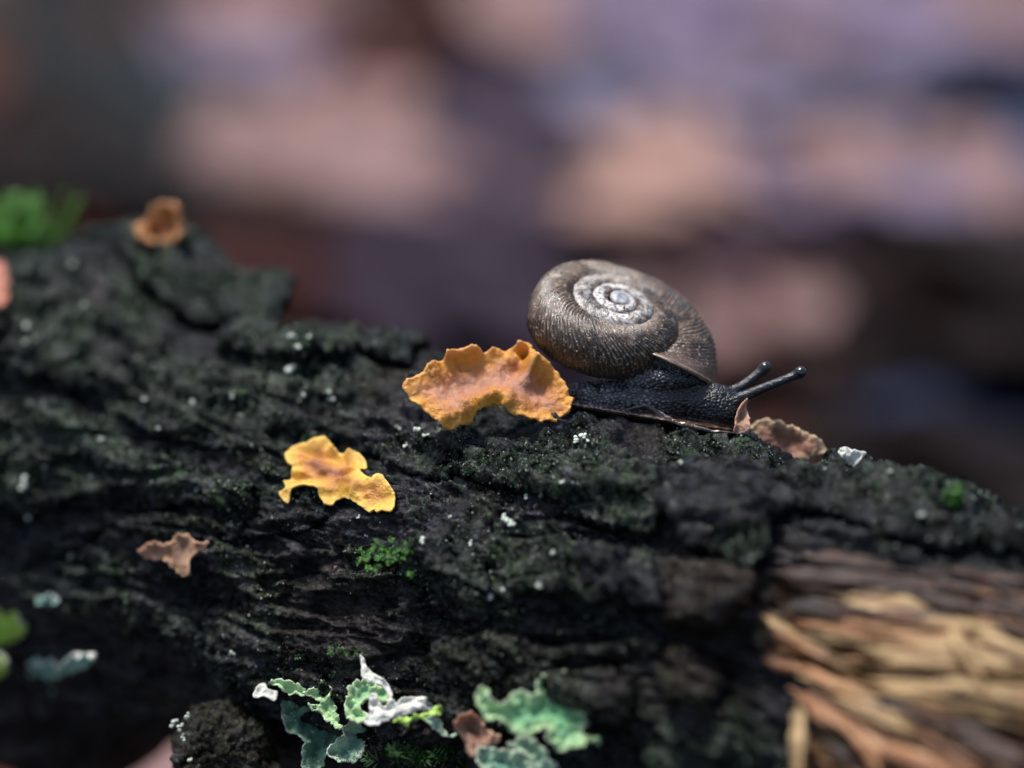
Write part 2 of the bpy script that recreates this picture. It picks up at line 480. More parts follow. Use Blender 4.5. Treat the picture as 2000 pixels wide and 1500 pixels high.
FOOT = []                                     # the bark is worn level where the snail crawls
for a_, b_ in ((1090, 796), (1140, 800), (1200, 808), (1270, 820), (1340, 833), (1400, 843), (1450, 850)):
    for z_ in (-1.5, 1.0, 3.4):
        q_ = P(a_, b_ + 3.0 * z_, FOCUS - z_) - A0
        FOOT.append((q_ @ AX, R0 * math.atan2(q_ @ EF, q_ @ EU), math.hypot(q_ @ EF, q_ @ EU) - R0))
FOOT = np.array(FOOT)

def H(u, s, detail=True):
    """height of the bark above the smooth branch, mm"""
    wu = u + 2.5 * perlin(u * 0.08, s * 0.08, 1.1); ws = s + 2.0 * perlin(u * 0.07, s * 0.07, 7.7)
    h = 1.3 * fbm(u * 0.045, s * 0.05, 0.3, 2)
    h = h + 5.4 * np.exp(-((u - UH) / 11) ** 2 - ((s - SH_ + 4) / 13) ** 2)
    h = h + 15.0 * np.exp(-((u - UB) / 12) ** 2 - ((s - SB_ - 12) / 13) ** 2)
    h = h - 0.8 * np.exp(-((u - UT) / 9) ** 2 - ((s - ST_ + 6) / 8) ** 2)
    r = perlin(wu * 0.085 + ws * 0.05, ws * 0.30, 4.2)
    h = h + 0.8 * (1 - 2.2 * np.abs(r)).clip(-0.6, 1) - 0.4                       # long furrows
    tq = 2.6 * fbm(wu * 0.042 + 0.02 * ws, ws * 0.125, 14.0, 2) + 0.16 * fbm(u * 0.5, s * 0.9, 15.0, 3, 0.6)
    tf = tq - np.floor(tq)
    h = h + 0.85 * (np.floor(tq) + sstep(0.90, 1.0, tf) - 0.25 * tf)              # overlapping flakes with broken edges
    f1, f2, cid = worley(wu * 0.055, ws * 0.22 + wu * 0.03, 2.0)
    crack = sstep(0.16, 0.0, f2 - f1)
    h = h - 1.1 * crack * sstep(-0.3, 0.3, perlin(u * 0.09, s * 0.09, 9.0)) + (cid - 0.5) * 0.6
    near_ = (np.abs(u - FOOT[:, 0].mean()) < 22) & (np.abs(s - FOOT[:, 1].mean()) < 16)
    if near_.any():
        un, sn = u[near_], s[near_]
        d2_ = (un[:, None] - FOOT[None, :, 0]) ** 2 + (sn[:, None] - FOOT[None, :, 1]) ** 2
        w_ = 1 / (d2_ + 0.5) ** 2
        W_ = np.exp(-d2_.min(1) / 2.6 ** 2)
        h[near_] = h[near_] * (1 - W_) + W_ * ((w_ * FOOT[None, :, 2]).sum(1) / w_.sum(1) + 0.3)
    if detail:
        h = h + 0.38 * fbm(wu * 0.16, ws * 0.70, 5.5, 3)
        g = fbm(u * 0.75, s * 1.8, 8.1, 4, 0.6)
        h = h + 0.26 * g + 0.18 * np.abs(fbm(u * 1.9, s * 2.6, 2.2, 3, 0.6))
        g1, g2, gi = worley(u * 1.15, s * 1.7, 6.0)
        h = h - 0.28 * sstep(0.22, 0.0, g2 - g1) * sstep(-0.2, 0.3, perlin(u * 0.2, s * 0.2, 3.0)) + 0.16 * (gi - 0.5)
    wd = wood_d(u, s)
    win = sstep(-0.5, 0.9, wd)
    fib = 1.0 * fbm(u * 0.035 + 0.02 * s, s * 0.55 + 0.1 * u, 1.7, 2) + 0.55 * fbm(u * 0.06, s * 1.7 + 0.3 * u, 4.4, 3, 0.6)
    h = h * (1 - win) + win * (-2.6 + fib * 1.25)
    return h

def surf(u, s, off=0.0):
    th = s / R0
    r = R0 + off
    return A0 + u[..., None] * AX + (r * np.cos(th))[..., None] * EU + (r * np.sin(th))[..., None] * EF

def masks(u, s, h):
    top = sstep(R0 * 2.25, R0 * 1.0, s)
    alg = (0.62 + 1.3 * fbm(u * 0.11, s * 0.17, 6.6, 3)).clip(0, 1) * (0.35 + 0.65 * sstep(-0.9, 0.5, h - 0.0))
    alg = alg * (0.12 + 0.88 * top)
    bl = uv_px(1400, 1000)                                   # bare blue-black plates round here
    alg = alg * (1 - 0.85 * np.exp(-((u - bl[0]) / 9) ** 2 - ((s - bl[1]) / 7) ** 2))
    br = (-0.15 + 1.1 * fbm(u * 0.07, s * 0.1, 12.0, 3)).clip(0, 1)
    br = np.maximum(br, 0.95 * np.exp(-((u - UC) / 6) ** 2 - ((s - SC_) / 9) ** 2))
    bb = uv_px(640, 1200)
    br = np.maximum(br, 0.7 * np.exp(-((u - bb[0]) / 14) ** 2 - ((s - bb[1]) / 7) ** 2))
    wd = wood_d(u, s)
    return np.stack([alg, sstep(-0.1, 0.5, wd), br], -1), wd

u_lo, u_hi = uv_px(-150, 900)[0], uv_px(2150, 1250)[0]
u_arr = np.concatenate([np.linspace(u_lo - 190, u_lo, 70)[:-1], np.arange(u_lo, u_hi, 0.155), np.linspace(u_hi, u_hi + 120, 50)[1:]])
s_f0, s_f1 = R0 * math.radians(-62), R0 * math.radians(172)
s_arr = np.concatenate([np.arange(s_f0, s_f1, 0.15), np.linspace(s_f1, s_f0 + 2 * math.pi * R0, 50)[1:-1]])
U, S = np.meshgrid(u_arr, s_arr, indexing='ij')
# the noise is not periodic round the branch: blend across the hidden seam underneath
seam = sstep(s_f1, s_f0 + 2 * math.pi * R0, S)
HH = H(U, S)
sel = s_arr > s_f1 - 1e-6
if sel.any():
    HB = H(U[:, sel], S[:, sel] - 2 * math.pi * R0)
    HH[:, sel] = HH[:, sel] * (1 - seam[:, sel]) + HB * seam[:, sel]
V = surf(U, S, HH)
mk_, wd_ = masks(U, S, HH)
wtop = uv_px(1700, 1215)
weather = sstep(6.5, 0.5, wd_ + 3.0 * fbm(U * 0.08, S * 0.3, 2.2, 2)) * sstep(wtop[1] + 6, wtop[1] - 1, S)
weather = np.maximum(weather, sstep(1.8, 0.2, wd_))
nu, nv = U.shape
LOG = empty('fallen_branch', A0 - np.array([0, 0, R0]))
tag(LOG, 'black mossy rotting fallen branch with crumbly wet bark and a torn pale end', 'branch')
mk('bark', V.reshape(-1, 3), grid_faces(nu, nv, True)[:, ::-1], M['bark'], LOG,
   {'mask': mk_.reshape(-1, 3), 'weather': weather.ravel(),
    'grain': np.stack([U, S, HH], -1).reshape(-1, 3)})
# coarse copy of the surface for placing things on it
iu = np.where((u_arr >= u_lo) & (u_arr <= u_hi))[0][::3]; isx = np.where(s_arr < s_f1)[0][::3]
Vc = V[np.ix_(iu, isx)]
bvh = BVHTree.FromPolygons([tuple(p) for p in Vc.reshape(-1, 3)], [tuple(f) for f in grid_faces(len(iu), len(isx)).tolist()])

PL_V, PL_F, PL_M = [], [], []
def hit(px, py):
    d = nrm(ray(px, py))
    r = bvh.ray_cast(Vector(CAM), Vector(d))
    if r[0] is None:
        u, s = uv_px(px, py)
        p = surf(np.array([u]), np.array([s]))[0]
    else:
        p = np.array(r[0])
    q = p - A0; q = q - (q @ AX) * AX
    return p, nrm(q), (p - CAM) @ FWD

# ------------------------------------------------------------------ loose bark plates (parts of the branch)
def plate(pts, thick, lifts, seed, mask=(0.6, 0.0, 0.2), jag=0.5, step=0.17, name='bark_plate', label=None, rough=1.0):
    """lifts: (px, py, mm) how far the plate stands off the branch there"""
    pu = poly_uv(pts)
    lo, hi = pu.min(0) - 1, pu.max(0) + 1
    u, s = np.meshgrid(np.arange(lo[0], hi[0], step), np.arange(lo[1], hi[1], step), indexing='ij')
    sd = seg_dist(u, s, pu) + jag * fbm(u * 0.6 + seed, s * 0.8, seed, 4, 0.6)
    ins = sd > 0
    if lifts:
        L = np.array([[*uv_px(a, b), c] for a, b, c in lifts])
        wgt = [1.0 / (((u - l[0]) ** 2 + (s - l[1]) ** 2) + 1.0) for l in L]
        lift = 1.35 * sum(a * l[2] for a, l in zip(wgt, L)) / sum(wgt)
    else: lift = 0.0
    hb = H(u, s, False)
    h = hb + lift + thick * (1 - np.exp(-np.maximum(sd, 0) / 0.35)) \
        + rough * (0.42 * fbm(u * 0.35 + seed, s * 0.7, seed, 3) + 0.34 * fbm(u * 1.0, s * 1.7 + seed, 8.1, 4, 0.6))
    top = surf(u, s, h); bot = surf(u, s, hb + lift - 0.25 * thick - 0.3)
    nU, nS = u.shape
    f = grid_faces(nU, nS)
    keep = ins.ravel()[f].all(1)
    f = f[keep]
    if not len(f): return None
    idx = np.unique(f); rm = np.full(nU * nS, -1); rm[idx] = np.arange(len(idx))
    f = rm[f]; n = len(idx)
    vt = top.reshape(-1, 3)[idx]; vb = bot.reshape(-1, 3)[idx]
    e = np.concatenate([f[:, [0, 1]], f[:, [1, 2]], f[:, [2, 3]], f[:, [3, 0]]])
    key = {}
    es = set(map(tuple, e.tolist()))
    be = np.array([(a, b) for a, b in es if (b, a) not in es])
    side = np.stack([be[:, 1], be[:, 0], be[:, 0] + n, be[:, 1] + n], 1)
    uu, ss, hh = u.ravel()[idx], s.ravel()[idx], h.ravel()[idx]
    mm_, _ = masks(uu, ss, hh - lift.ravel()[idx] if lifts else hh)
    mm_[:, 0] = np.clip(mm_[:, 0] * 0.4 + mask[0] * (0.5 + 0.5 * fbm(uu * 0.2, ss * 0.3, seed, 3)), 0, 1); mm_[:, 1] = mask[1]; mm_[:, 2] = mask[2]
    g = np.stack([uu, ss, hh], -1)
    o = mk(name, np.concatenate([vt, vb]), [f[:, ::-1], f + n, side[:, ::-1]], M['bark'], LOG,
           {'mask': np.concatenate([mm_, mm_ * 0.3]), 'weather': np.ones(2 * n), 'grain': np.concatenate([g, g])})
    if label: o['label'] = label
    PL_V.append(vt); PL_F.append(f); PL_M.append(mm_[:, 0])
    return o

plate([(-60, 455), (110, 470), (250, 585), (330, 615), (450, 650), (545, 640), (562, 600), (520, 590), (440, 560), (330, 470), (250, 440), (120, 425), (-60, 430)],
      1.0, [(0, 450, 0.3), (250, 520, 0.5), (440, 610, 1.2), (545, 615, 3.4)], 1.3, (0.75, 0, 0.05))
plate([(-40, 590), (90, 570), (230, 640), (330, 690), (290, 730), (200, 790), (150, 760), (60, 745), (-40, 700)], 1.2, [(100, 650, 0.6), (260, 700, 1.0)], 2.7, (0.8, 0, 0.1))
plate([(190, 760), (300, 690), (430, 720), (560, 790), (650, 840), (560, 870), (420, 880), (300, 850), (210, 810)], 0.8, [(300, 780, 0.4), (500, 830, 0.4)], 3.9, (0.7, 0, 0.1))
plate([(590, 640), (690, 608), (770, 640), (835, 690), (800, 725), (700, 715), (600, 735), (500, 715), (420, 700), (480, 660), (550, 650)], 0.8,
      [(500, 705, 0.9), (600, 720, 1.2), (700, 700, 0.9), (720, 650, 0.2)], 5.2, (0.8, 0, 0.05))
plate([(-40, 800), (60, 790), (180, 830), (300, 880), (420, 930), (520, 960), (500, 1000), (380, 985), (250, 1000), (150, 970), (60, 1010), (-40, 980)], 1.1,
      [(100, 900, 0.7), (350, 950, 0.9)], 6.4, (0.95, 0, 0.1))
plate([(700, 850), (840, 850), (1000, 860), (1180, 880), (1290, 925), (1300, 990), (1285, 1035), (1180, 1020), (1080, 975), (960, 945), (850, 930), (760, 905)], 0.9,
      [(800, 880, 0.3), (1100, 930, 0.7), (1260, 1000, 1.3)], 7.1, (1.0, 0, 0.1))
plate([(960, 1020), (1060, 1010), (1180, 1050), (1270, 1070), (1300, 1130), (1250, 1190), (1130, 1180), (1010, 1160), (960, 1100)], 0.9,
      [(1000, 1080, 0.4), (1250, 1120, 1.2)], 8.8, (0.85, 0, 0.15))
plate([(780, 1090), (860, 1060), (950, 1090), (980, 1170), (950, 1220), (860, 1200), (800, 1150)], 0.8, [(870, 1130, 0.5)], 9.6, (0.8, 0, 0.1))
plate([(1285, 930), (1400, 920), (1500, 950), (1560, 1000), (1500, 1040), (1420, 1075), (1340, 1070), (1290, 1010)], 1.0,
      [(1400, 1000, 1.4), (1340, 1060, 1.6)], 10.3, (0.05, 0, 0.05), label='bare blue-black bark plate')
plate([(1135, 1080), (1230, 1090), (1300, 1130), (1310, 1200), (1240, 1190), (1150, 1150)], 1.0, [(1230, 1150, 2.2)], 11.1, (0.05, 0, 0.0))
plate([(1300, 1085), (1380, 1090), (1470, 1110), (1495, 1150), (1470, 1210), (1420, 1245), (1310, 1235), (1295, 1160)], 1.2,
      [(1400, 1160, 1.2), (1400, 1230, 2.4)], 12.5, (0.0, 0, 1.0), label='reddish brown bark plate with torn edge')
plate([(1380, 1060), (1460, 1040), (1510, 1040), (1505, 1090), (1470, 1120), (1420, 1110)], 0.8, [(1440, 1080, 2.0)], 13.9, (0.9, 0, 0.2))
plate([(1500, 940), (1620, 880), (1720, 910), (1800, 950), (1900, 985), (2050, 1010), (2050, 1070), (1900, 1050), (1760, 1060), (1650, 1010), (1560, 1000)], 0.9,
      [(1600, 960, 0.6), (1850, 1020, 0.9)], 14.2, (0.35, 0, 0.1))
plate([(1300, 1260), (1380, 1270), (1420, 1330), (1400, 1390), (1330, 1370), (1295, 1320)], 1.2, [(1360, 1330, 1.4)], 15.7, (0.2, 0, 0.8))
plate([(180, 985), (330, 1000), (470, 1010), (560, 1000), (640, 1010), (600, 1040), (480, 1050), (400, 1060), (300, 1050), (210, 1030)], 0.7,
      [(300, 1020, 0.3), (550, 1020, 0.5)], 16.9, (0.15, 0, 0.2))
plate([(820, 1260), (960, 1230), (1120, 1270), (1240, 1330), (1240, 1420), (1120, 1400), (980, 1350), (860, 1320)], 0.8, [(1000, 1300, 0.5)], 17.7, (0.3, 0, 0.45))

bv_, bf_ = [Vc.reshape(-1, 3)], [grid_faces(len(iu), len(isx))]
k_ = len(bv_[0])
for a_, b_ in zip(PL_V, PL_F):
    bv_.append(a_); bf_.append(b_ + k_); k_ += len(a_)
bvh = BVHTree.FromPolygons(np.concatenate(bv_).tolist(), np.concatenate(bf_).tolist())

# crumbly chunk of bark hanging under the branch
def blob(centre, rad, res, fn, axes=None):
    th = np.linspace(0, math.pi, res); ph = np.linspace(0, 2 * math.pi, res * 2, endpoint=False)
    T, F = np.meshgrid(th, ph, indexing='ij')
    d = np.stack([np.sin(T) * np.cos(F), np.sin(T) * np.sin(F), np.cos(T)], -1)
    r = fn(d[..., 0], d[..., 1], d[..., 2])
    v = d * r[..., None] * np.asarray(rad)
    if axes is not None: v = v @ np.asarray(axes)
    return (v + centre).reshape(-1, 3), grid_faces(res, res * 2, True)
CAX = np.stack([RGT, UPV, -FWD])
c = P(440, 1480, 274)
v, f = blob(c, (5.4, 5.2, 4.5), 150, lambda x, y, z: 1 + 0.26 * fbm(x * 1.6, y * 1.6, z * 1.6, 3) + 0.05 * fbm(x * 6, y * 6, z * 6 + 4, 3, 0.55)
            - 0.05 * sstep(0.25, 0, (lambda w_: w_[1] - w_[0])(worley(x * 5, y * 5, z * 5))), CAX)
ck = mk('bark_chunk', v, f[:, ::-1], M['bark'], LOG,
        {'mask': np.tile([0.35, 0.0, 0.8], (len(v), 1)), 'weather': np.ones(len(v)), 'grain': v})

# torn splinters
def splinter(pts, wid, thick, mat, seed, name='splinter', depth=None):
    """pts: (px, py, mm towards the camera from the branch surface)"""
    ctl = []
    for a, b, c_ in pts:
        p, n_, d = hit(a, b)
        ctl.append(P(a, b, (depth if depth else d) - c_))
    ctl = np.array(ctl); k = 46
    t = np.linspace(0, len(ctl) - 1, k); i0 = np.minimum(t.astype(int), len(ctl) - 2); fr = (t - i0)[:, None]
    cen = ctl[i0] * (1 - fr) + ctl[i0 + 1] * fr
    tan = np.gradient(cen, axis=0); tan /= np.linalg.norm(tan, axis=1)[:, None]
    view = nrm(CAM - cen.mean(0)); view = nrm(view + 0.5 * UPV)
    bi = np.cross(tan, view); bi /= np.linalg.norm(bi, axis=1)[:, None]
    no = np.cross(bi, tan)
    q = np.linspace(0, 1, k)
    wprof = (0.10 + 0.90 * sstep(0, 0.22, q)) * (0.06 + 0.94 * sstep(1.0, 0.60, q)) * (1 + 0.35 * perlin(q * 7, seed, 0.5))
    m = 44
    a = np.linspace(0, 2 * math.pi, m, endpoint=False)
    prof = 1 + 0.28 * perlin(np.cos(a)[None] * 2 + seed, np.sin(a)[None] * 2, q[:, None] * 1.2)
    sg = lambda t_: np.sign(t_) * np.abs(t_) ** 0.55
    x = sg(np.cos(a))[None] * wid * wprof[:, None] * prof
    y = sg(np.sin(a))[None] * thick * (0.4 + 0.6 * wprof[:, None]) + 0.4 * thick * fbm(x * 1.8 / (0.4 + 0.3 * wid) + seed, q[:, None] * 1.1, 3, 4, 0.65)
    fray = 0.10 * fbm(x * 2.2 / (0.3 + 0.4 * wid), seed, 1.0, 3, 0.7)
    lenv = (ctl[-1] - ctl[0])
    v = cen[:, None] + (fray * (np.abs(q - 0.5) * 2)[:, None] ** 3 * np.sign(q - 0.5)[:, None])[..., None] * lenv + x[..., None] * bi[:, None] + y[..., None] * no[:, None]
    v = v.reshape(-1, 3)
    L = np.linalg.norm(ctl[-1] - ctl[0])
    gr = np.stack([np.repeat(q * L, m) + seed * 9, x.ravel() + seed, y.ravel()], -1)
    caps = [np.array([list(range(m))]), np.array([list(range((k - 1) * m, k * m))[::-1]])]
    return mk(name, v, [grid_faces(k, m, True)[:, ::-1]] + caps, mat, LOG, {'grain': gr})
splinter([(1640, 1170, 1.2), (1740, 1180, 1.6), (1850, 1210, 1.0)], 1.15, 0.5, M['wood_pale'], 1.0)
splinter([(1680, 1268, 2.0), (1850, 1275, 2.6), (2100, 1310, 2.6)], 1.25, 0.35, M['wood_pale'], 2.1)
splinter([(1700, 1330, 1.2), (1850, 1345, 1.8), (2100, 1400, 1.8)], 0.8, 0.3, M['wood_pale'], 2.8)
splinter([(1485, 1200, 1.0), (1580, 1262, 1.8), (1690, 1330, 1.4)], 0.5, 0.35, M['wood_pale'], 3.2)
splinter([(1545, 1345, 1.2), (1680, 1420, 2.2), (1860, 1540, 2.2)], 1.2, 0.4, M['wood_orange'], 4.4)
splinter([(1560, 1320, 1.4), (1720, 1390, 2.0), (1900, 1470, 1.6)], 1.0, 0.6, M['wood_pale'], 4.9)
splinter([(1562, 1375, 4.0), (1560, 1450, 4.4), (1556, 1560, 4.4)], 0.55, 0.5, M['wood_pale'], 5.5)
splinter([(1855, 1225, 4.4), (1890, 1280, 4.9), (1925, 1345, 4.6)], 0.62, 0.45, M['wood_pale'], 6.1)
splinter([(1500, 1120, 1.0), (1700, 1135, 1.4), (1900, 1160, 1.2)], 0.8, 0.6, M['wood_dark'], 7.3)
splinter([(1560, 1085, 0.8), (1680, 1100, 1.4), (1790, 1120, 0.8)], 0.6, 0.4, M['wood_dark'], 8.8)
splinter([(1840, 1110, 1.0), (1930, 1125, 1.4), (2030, 1135, 1.0)], 0.5, 0.3, M['wood_dark'], 9.4)
splinter([(1490, 1290, 1.0), (1560, 1305, 1.4), (1640, 1330, 1.0)], 0.55, 0.4, M['wood_orange'], 10.6)
splinter([(1640, 1400, 3.0), (1690, 1460, 3.6), (1730, 1530, 3.4)], 0.5, 0.4, M['wood_orange'], 11.9)
splinter([(1900, 1240, 3.6), (1960, 1260, 4.0), (2060, 1300, 3.6)], 0.6, 0.4, M['wood_pale'], 12.2)
for a_, b_, c_, d_, w_, m_, z_ in ((1760, 1218, 2000, 1232, .55, 'wood_pale', 2.2), (1720, 1240, 1900, 1262, .4, 'wood_orange', 2.8), (1830, 1330, 2040, 1380, .5, 'wood_pale', 3.4), (1560, 1300, 1700, 1385, .35, 'wood_orange', 2.6),
        (1620, 1360, 1790, 1440, .4, 'wood_pale', 3.2), (1690, 1450, 1900, 1530, .6, 'wood_orange', 3.0), (1500, 1230, 1640, 1300, .3, 'wood_orange', 1.8), (1780, 1400, 1960, 1440, .5, 'wood_dark', 2.4), (1700, 1365, 1830, 1410, .35, 'wood_dark', 3.2),
        (1520, 1180, 1720, 1205, .4, 'wood_dark', 1.2), (1680, 1195, 1900, 1215, .45, 'wood_dark', 1.6), (1900, 1180, 2050, 1200, .5, 'wood_dark', 1.6), (1860, 1440, 2040, 1500, .7, 'wood_dark', 2.6), (1600, 1440, 1700, 1520, .4, 'wood_dark', 2.4)):
    splinter([(a_, b_, z_), ((a_ + c_) / 2, (b_ + d_) / 2 - 4, z_ + .4), (c_, d_, z_)], w_, w_ * .6, M[m_], a_ * 0.013 + b_ * 0.007)
splinter([(1600, 1150, 0.6), (1760, 1160, 1.0), (1980, 1210, 1.0)], 0.7, 0.5, M['wood_dark'], 13.2)

for i in range(110):
    a_, b_ = random.uniform(1500, 1990), random.uniform(1105, 1490)
    if seg_dist(*[np.array([t_]) for t_ in uv_px(a_, b_)], WOOD)[0] < 0.6: continue
    upper = b_ < 1205 + (a_ - 1500) * 0.04
    low = b_ > 1330 + (a_ - 1560) * 0.25
    L_ = random.uniform(110, 320); sl_ = random.gauss(0.60 if low else 0.14, 0.10); w_ = random.uniform(.09, .24); z_ = random.uniform(.8, 2.9)
    m_ = random.choice(['wood_dark', 'wood_dark', 'wood_orange']) if upper else random.choice(['wood_orange', 'wood_orange', 'wood_pale']) if low else random.choice(['wood_pale', 'wood_pale', 'wood_orange'])
    splinter([(a_, b_, z_), (a_ + L_ / 2, b_ + sl_ * L_ / 2, z_ + .3), (a_ + L_, b_ + sl_ * L_, z_)], w_, w_ * .7, M[m_], i * 1.37)

# ------------------------------------------------------------------ thin sheets: fungi and lichens
def spline(pts, n):
    pts = np.asarray(pts, float); m = len(pts)
    seg = np.linalg.norm(np.roll(pts[:, :2], -1, 0) - pts[:, :2], axis=1)
    cum = np.concatenate([[0], np.cumsum(seg)]); tot = cum[-1]
    out = []
    for x in np.linspace(0, tot, n, endpoint=False):
        i = min(np.searchsorted(cum, x, side='right') - 1, m - 1)
        t = (x - cum[i]) / max(seg[i], 1e-9)
        p0, p1, p2, p3 = pts[(i - 1) % m], pts[i], pts[(i + 1) % m], pts[(i + 2) % m]
        out.append(0.5 * (2 * p1 + (p2 - p0) * t + (2 * p0 - 5 * p1 + 4 * p2 - p3) * t * t + (-p0 + 3 * p1 - 3 * p2 + p3) * t ** 3))
    return np.array(out)

def sheet(name, outline, inner, at, normal, mat, thick=0.3, spacing=0.22, edge_h=0.0, wrinkle=0.12, ruffle=0.10, curl=0.0, curl_w=0.7,
          seed=0.0, nb=None, off=0.3, parent=None, under=0.0, attr_under_top=0.0, depth=None, wr_freq=0.7, conform=None, frill=0.0, frill_len=2.4):
    """outline / inner: (px, py[, h mm]) ; the sheet lies on the plane through the branch surface at picture point `at`"""
    p0, nl, dep = hit(*at)
    if depth is not None: p0 = P(at[0], at[1], depth)
    n = nrm(normal if normal is not None else nl)
    p0 = p0 + off * n
    ex = nrm(RGT - (RGT @ n) * n); ey = np.cross(n, ex)
    def to2(px, py, h):
        d = ray(px, py); t = ((p0 + h * n - CAM) @ n) / (d @ n)
        q = CAM + t * d - p0
        return [q @ ex, q @ ey, h]
    ol = np.array([to2(a[0], a[1], a[2] if len(a) > 2 else edge_h) for a in outline])
    inn = np.array([to2(*a) for a in inner]) if len(inner) else np.zeros((0, 3))
    per = np.linalg.norm(np.roll(ol[:, :2], -1, 0) - ol[:, :2], axis=1).sum()
    nb = nb or int(max(40, per / spacing))
    bd = spline(ol, nb)
    cen = bd[:, :2].mean(0)
    rad = bd[:, :2] - cen; rl = np.linalg.norm(rad, axis=1)[:, None]
    tng = np.roll(bd[:, :2], -1, 0) - np.roll(bd[:, :2], 1, 0); tng /= np.linalg.norm(tng, axis=1)[:, None] + 1e-9
    outn = np.stack([tng[:, 1], -tng[:, 0]], 1)
    area = 0.5 * np.sum(bd[:, 0] * np.roll(bd[:, 1], -1) - np.roll(bd[:, 0], -1) * bd[:, 1])
    if area < 0: outn = -outn
    jag = ruffle * fbm(bd[:, 0] * 1.6 + seed, bd[:, 1] * 1.6, seed, 4, 0.65)
    b2 = bd[:, :2] + outn * jag[:, None]
    lo, hi = b2.min(0), b2.max(0)
    gx, gy = np.meshgrid(np.arange(lo[0], hi[0], spacing), np.arange(lo[1], hi[1], spacing * 0.87), indexing='ij')
    gx = gx + (np.arange(gx.shape[1]) % 2)[None] * spacing * 0.5
    sd = seg_dist(gx, gy, b2)
    ok = sd > spacing * 0.6
    pin = np.stack([gx[ok], gy[ok]], 1)
    pts = np.concatenate([b2, pin])
    r = delaunay_2d_cdt([Vector(p) for p in pts], [], [list(range(nb)) if area > 0 else list(range(nb))[::-1]], 1, 1e-6)
    pv = np.array([tuple(p) for p in r[0]]); tri = np.array([t for t in r[2] if len(t) == 3])
    # height: thin-plate spline through the outline and the inner control points
    sub = bd[::max(1, nb // 70)]
    ctl = np.concatenate([sub, inn]); m = len(ctl)
    def phi(d2): return np.where(d2 > 1e-12, 0.5 * d2 * np.log(d2 + 1e-12), 0)
    D2 = ((ctl[:, None, :2] - ctl[None, :, :2]) ** 2).sum(-1)
    A = np.zeros((m + 3, m + 3)); A[:m, :m] = phi(D2) + np.eye(m) * 0.02
    A[:m, m] = 1; A[:m, m + 1:] = ctl[:, :2]; A[m, :m] = 1; A[m + 1:, :m] = ctl[:, :2].T
    sol = np.linalg.solve(A, np.concatenate([ctl[:, 2], np.zeros(3)]))
    E = phi(((pv[:, None] - ctl[None, :, :2]) ** 2).sum(-1))
    h = E @ sol[:m] + sol[m] + pv @ sol[m + 1:]
    d = np.abs(seg_dist(pv[:, 0], pv[:, 1], b2))
    h = h + wrinkle * fbm(pv[:, 0] * wr_freq + seed, pv[:, 1] * wr_freq, seed, 4, 0.55) + wrinkle * 0.9 * np.exp(-d / 0.9) * perlin(pv[:, 0] * 1.3, pv[:, 1] * 1.3 + seed, 2) \
        + curl * np.exp(-d / curl_w)
    if frill:
        near = np.argmin(((pv[:, None] - b2[None]) ** 2).sum(-1), 1)
        arc = np.concatenate([[0], np.cumsum(np.linalg.norm(np.diff(b2, axis=0), axis=1))])[near]
        h = h + frill * np.exp(-d / 1.0) * (np.sin(arc * 6.283 / frill_len + 2.5 * perlin(arc * 0.35, seed, 0.0))) * (0.6 + 0.8 * perlin(arc * 0.2, seed, 4.0))
    if conform is not None:
        for i_ in range(len(pv)):
            b_ = p0 + pv[i_, 0] * ex + pv[i_, 1] * ey
            r_ = bvh.ray_cast(Vector(b_ + 9 * n), Vector(-n))
            if r_[0] is not None: h[i_] = max(h[i_], 9 - r_[3] + conform)
        nbr = np.concatenate([tri[:, [0, 1]], tri[:, [1, 2]], tri[:, [2, 0]]]); nbr = np.concatenate([nbr, nbr[:, ::-1]])
        cnt = np.bincount(nbr[:, 0], minlength=len(h)).clip(1)
        hc = h.copy()
        for _ in range(10): h = np.maximum(0.5 * h + 0.5 * np.bincount(nbr[:, 0], weights=h[nbr[:, 1]], minlength=len(h)) / cnt, hc - 0.1)
    v = p0 + pv[:, :1] * ex + pv[:, 1:2] * ey + h[:, None] * n
    nr = vnormals(v, tri)
    if (nr @ n).mean() < 0: tri = tri[:, ::-1]; nr = -nr
    tk = thick * (0.55 + 0.45 * sstep(0, 0.5, d))
    vb = v - nr * tk[:, None]
    N = len(v)
    es = set(map(tuple, np.concatenate([tri[:, [0, 1]], tri[:, [1, 2]], tri[:, [2, 0]]]).tolist()))
    be = np.array([(a, b) for a, b in es if (b, a) not in es])
    side = np.stack([be[:, 1], be[:, 0], be[:, 0] + N, be[:, 1] + N], 1)
    o = mk(name, np.concatenate([v, vb]), [tri, tri[:, ::-1] + N, side], mat, parent,
           {'edge': np.concatenate([d, d]), 'under': np.concatenate([np.full(N, attr_under_top), np.ones(N)])})
    return o

def crop(pts, ox, oy, k): return [(ox + p[0] * k, oy + p[1] * k, *p[2:]) for p in pts]

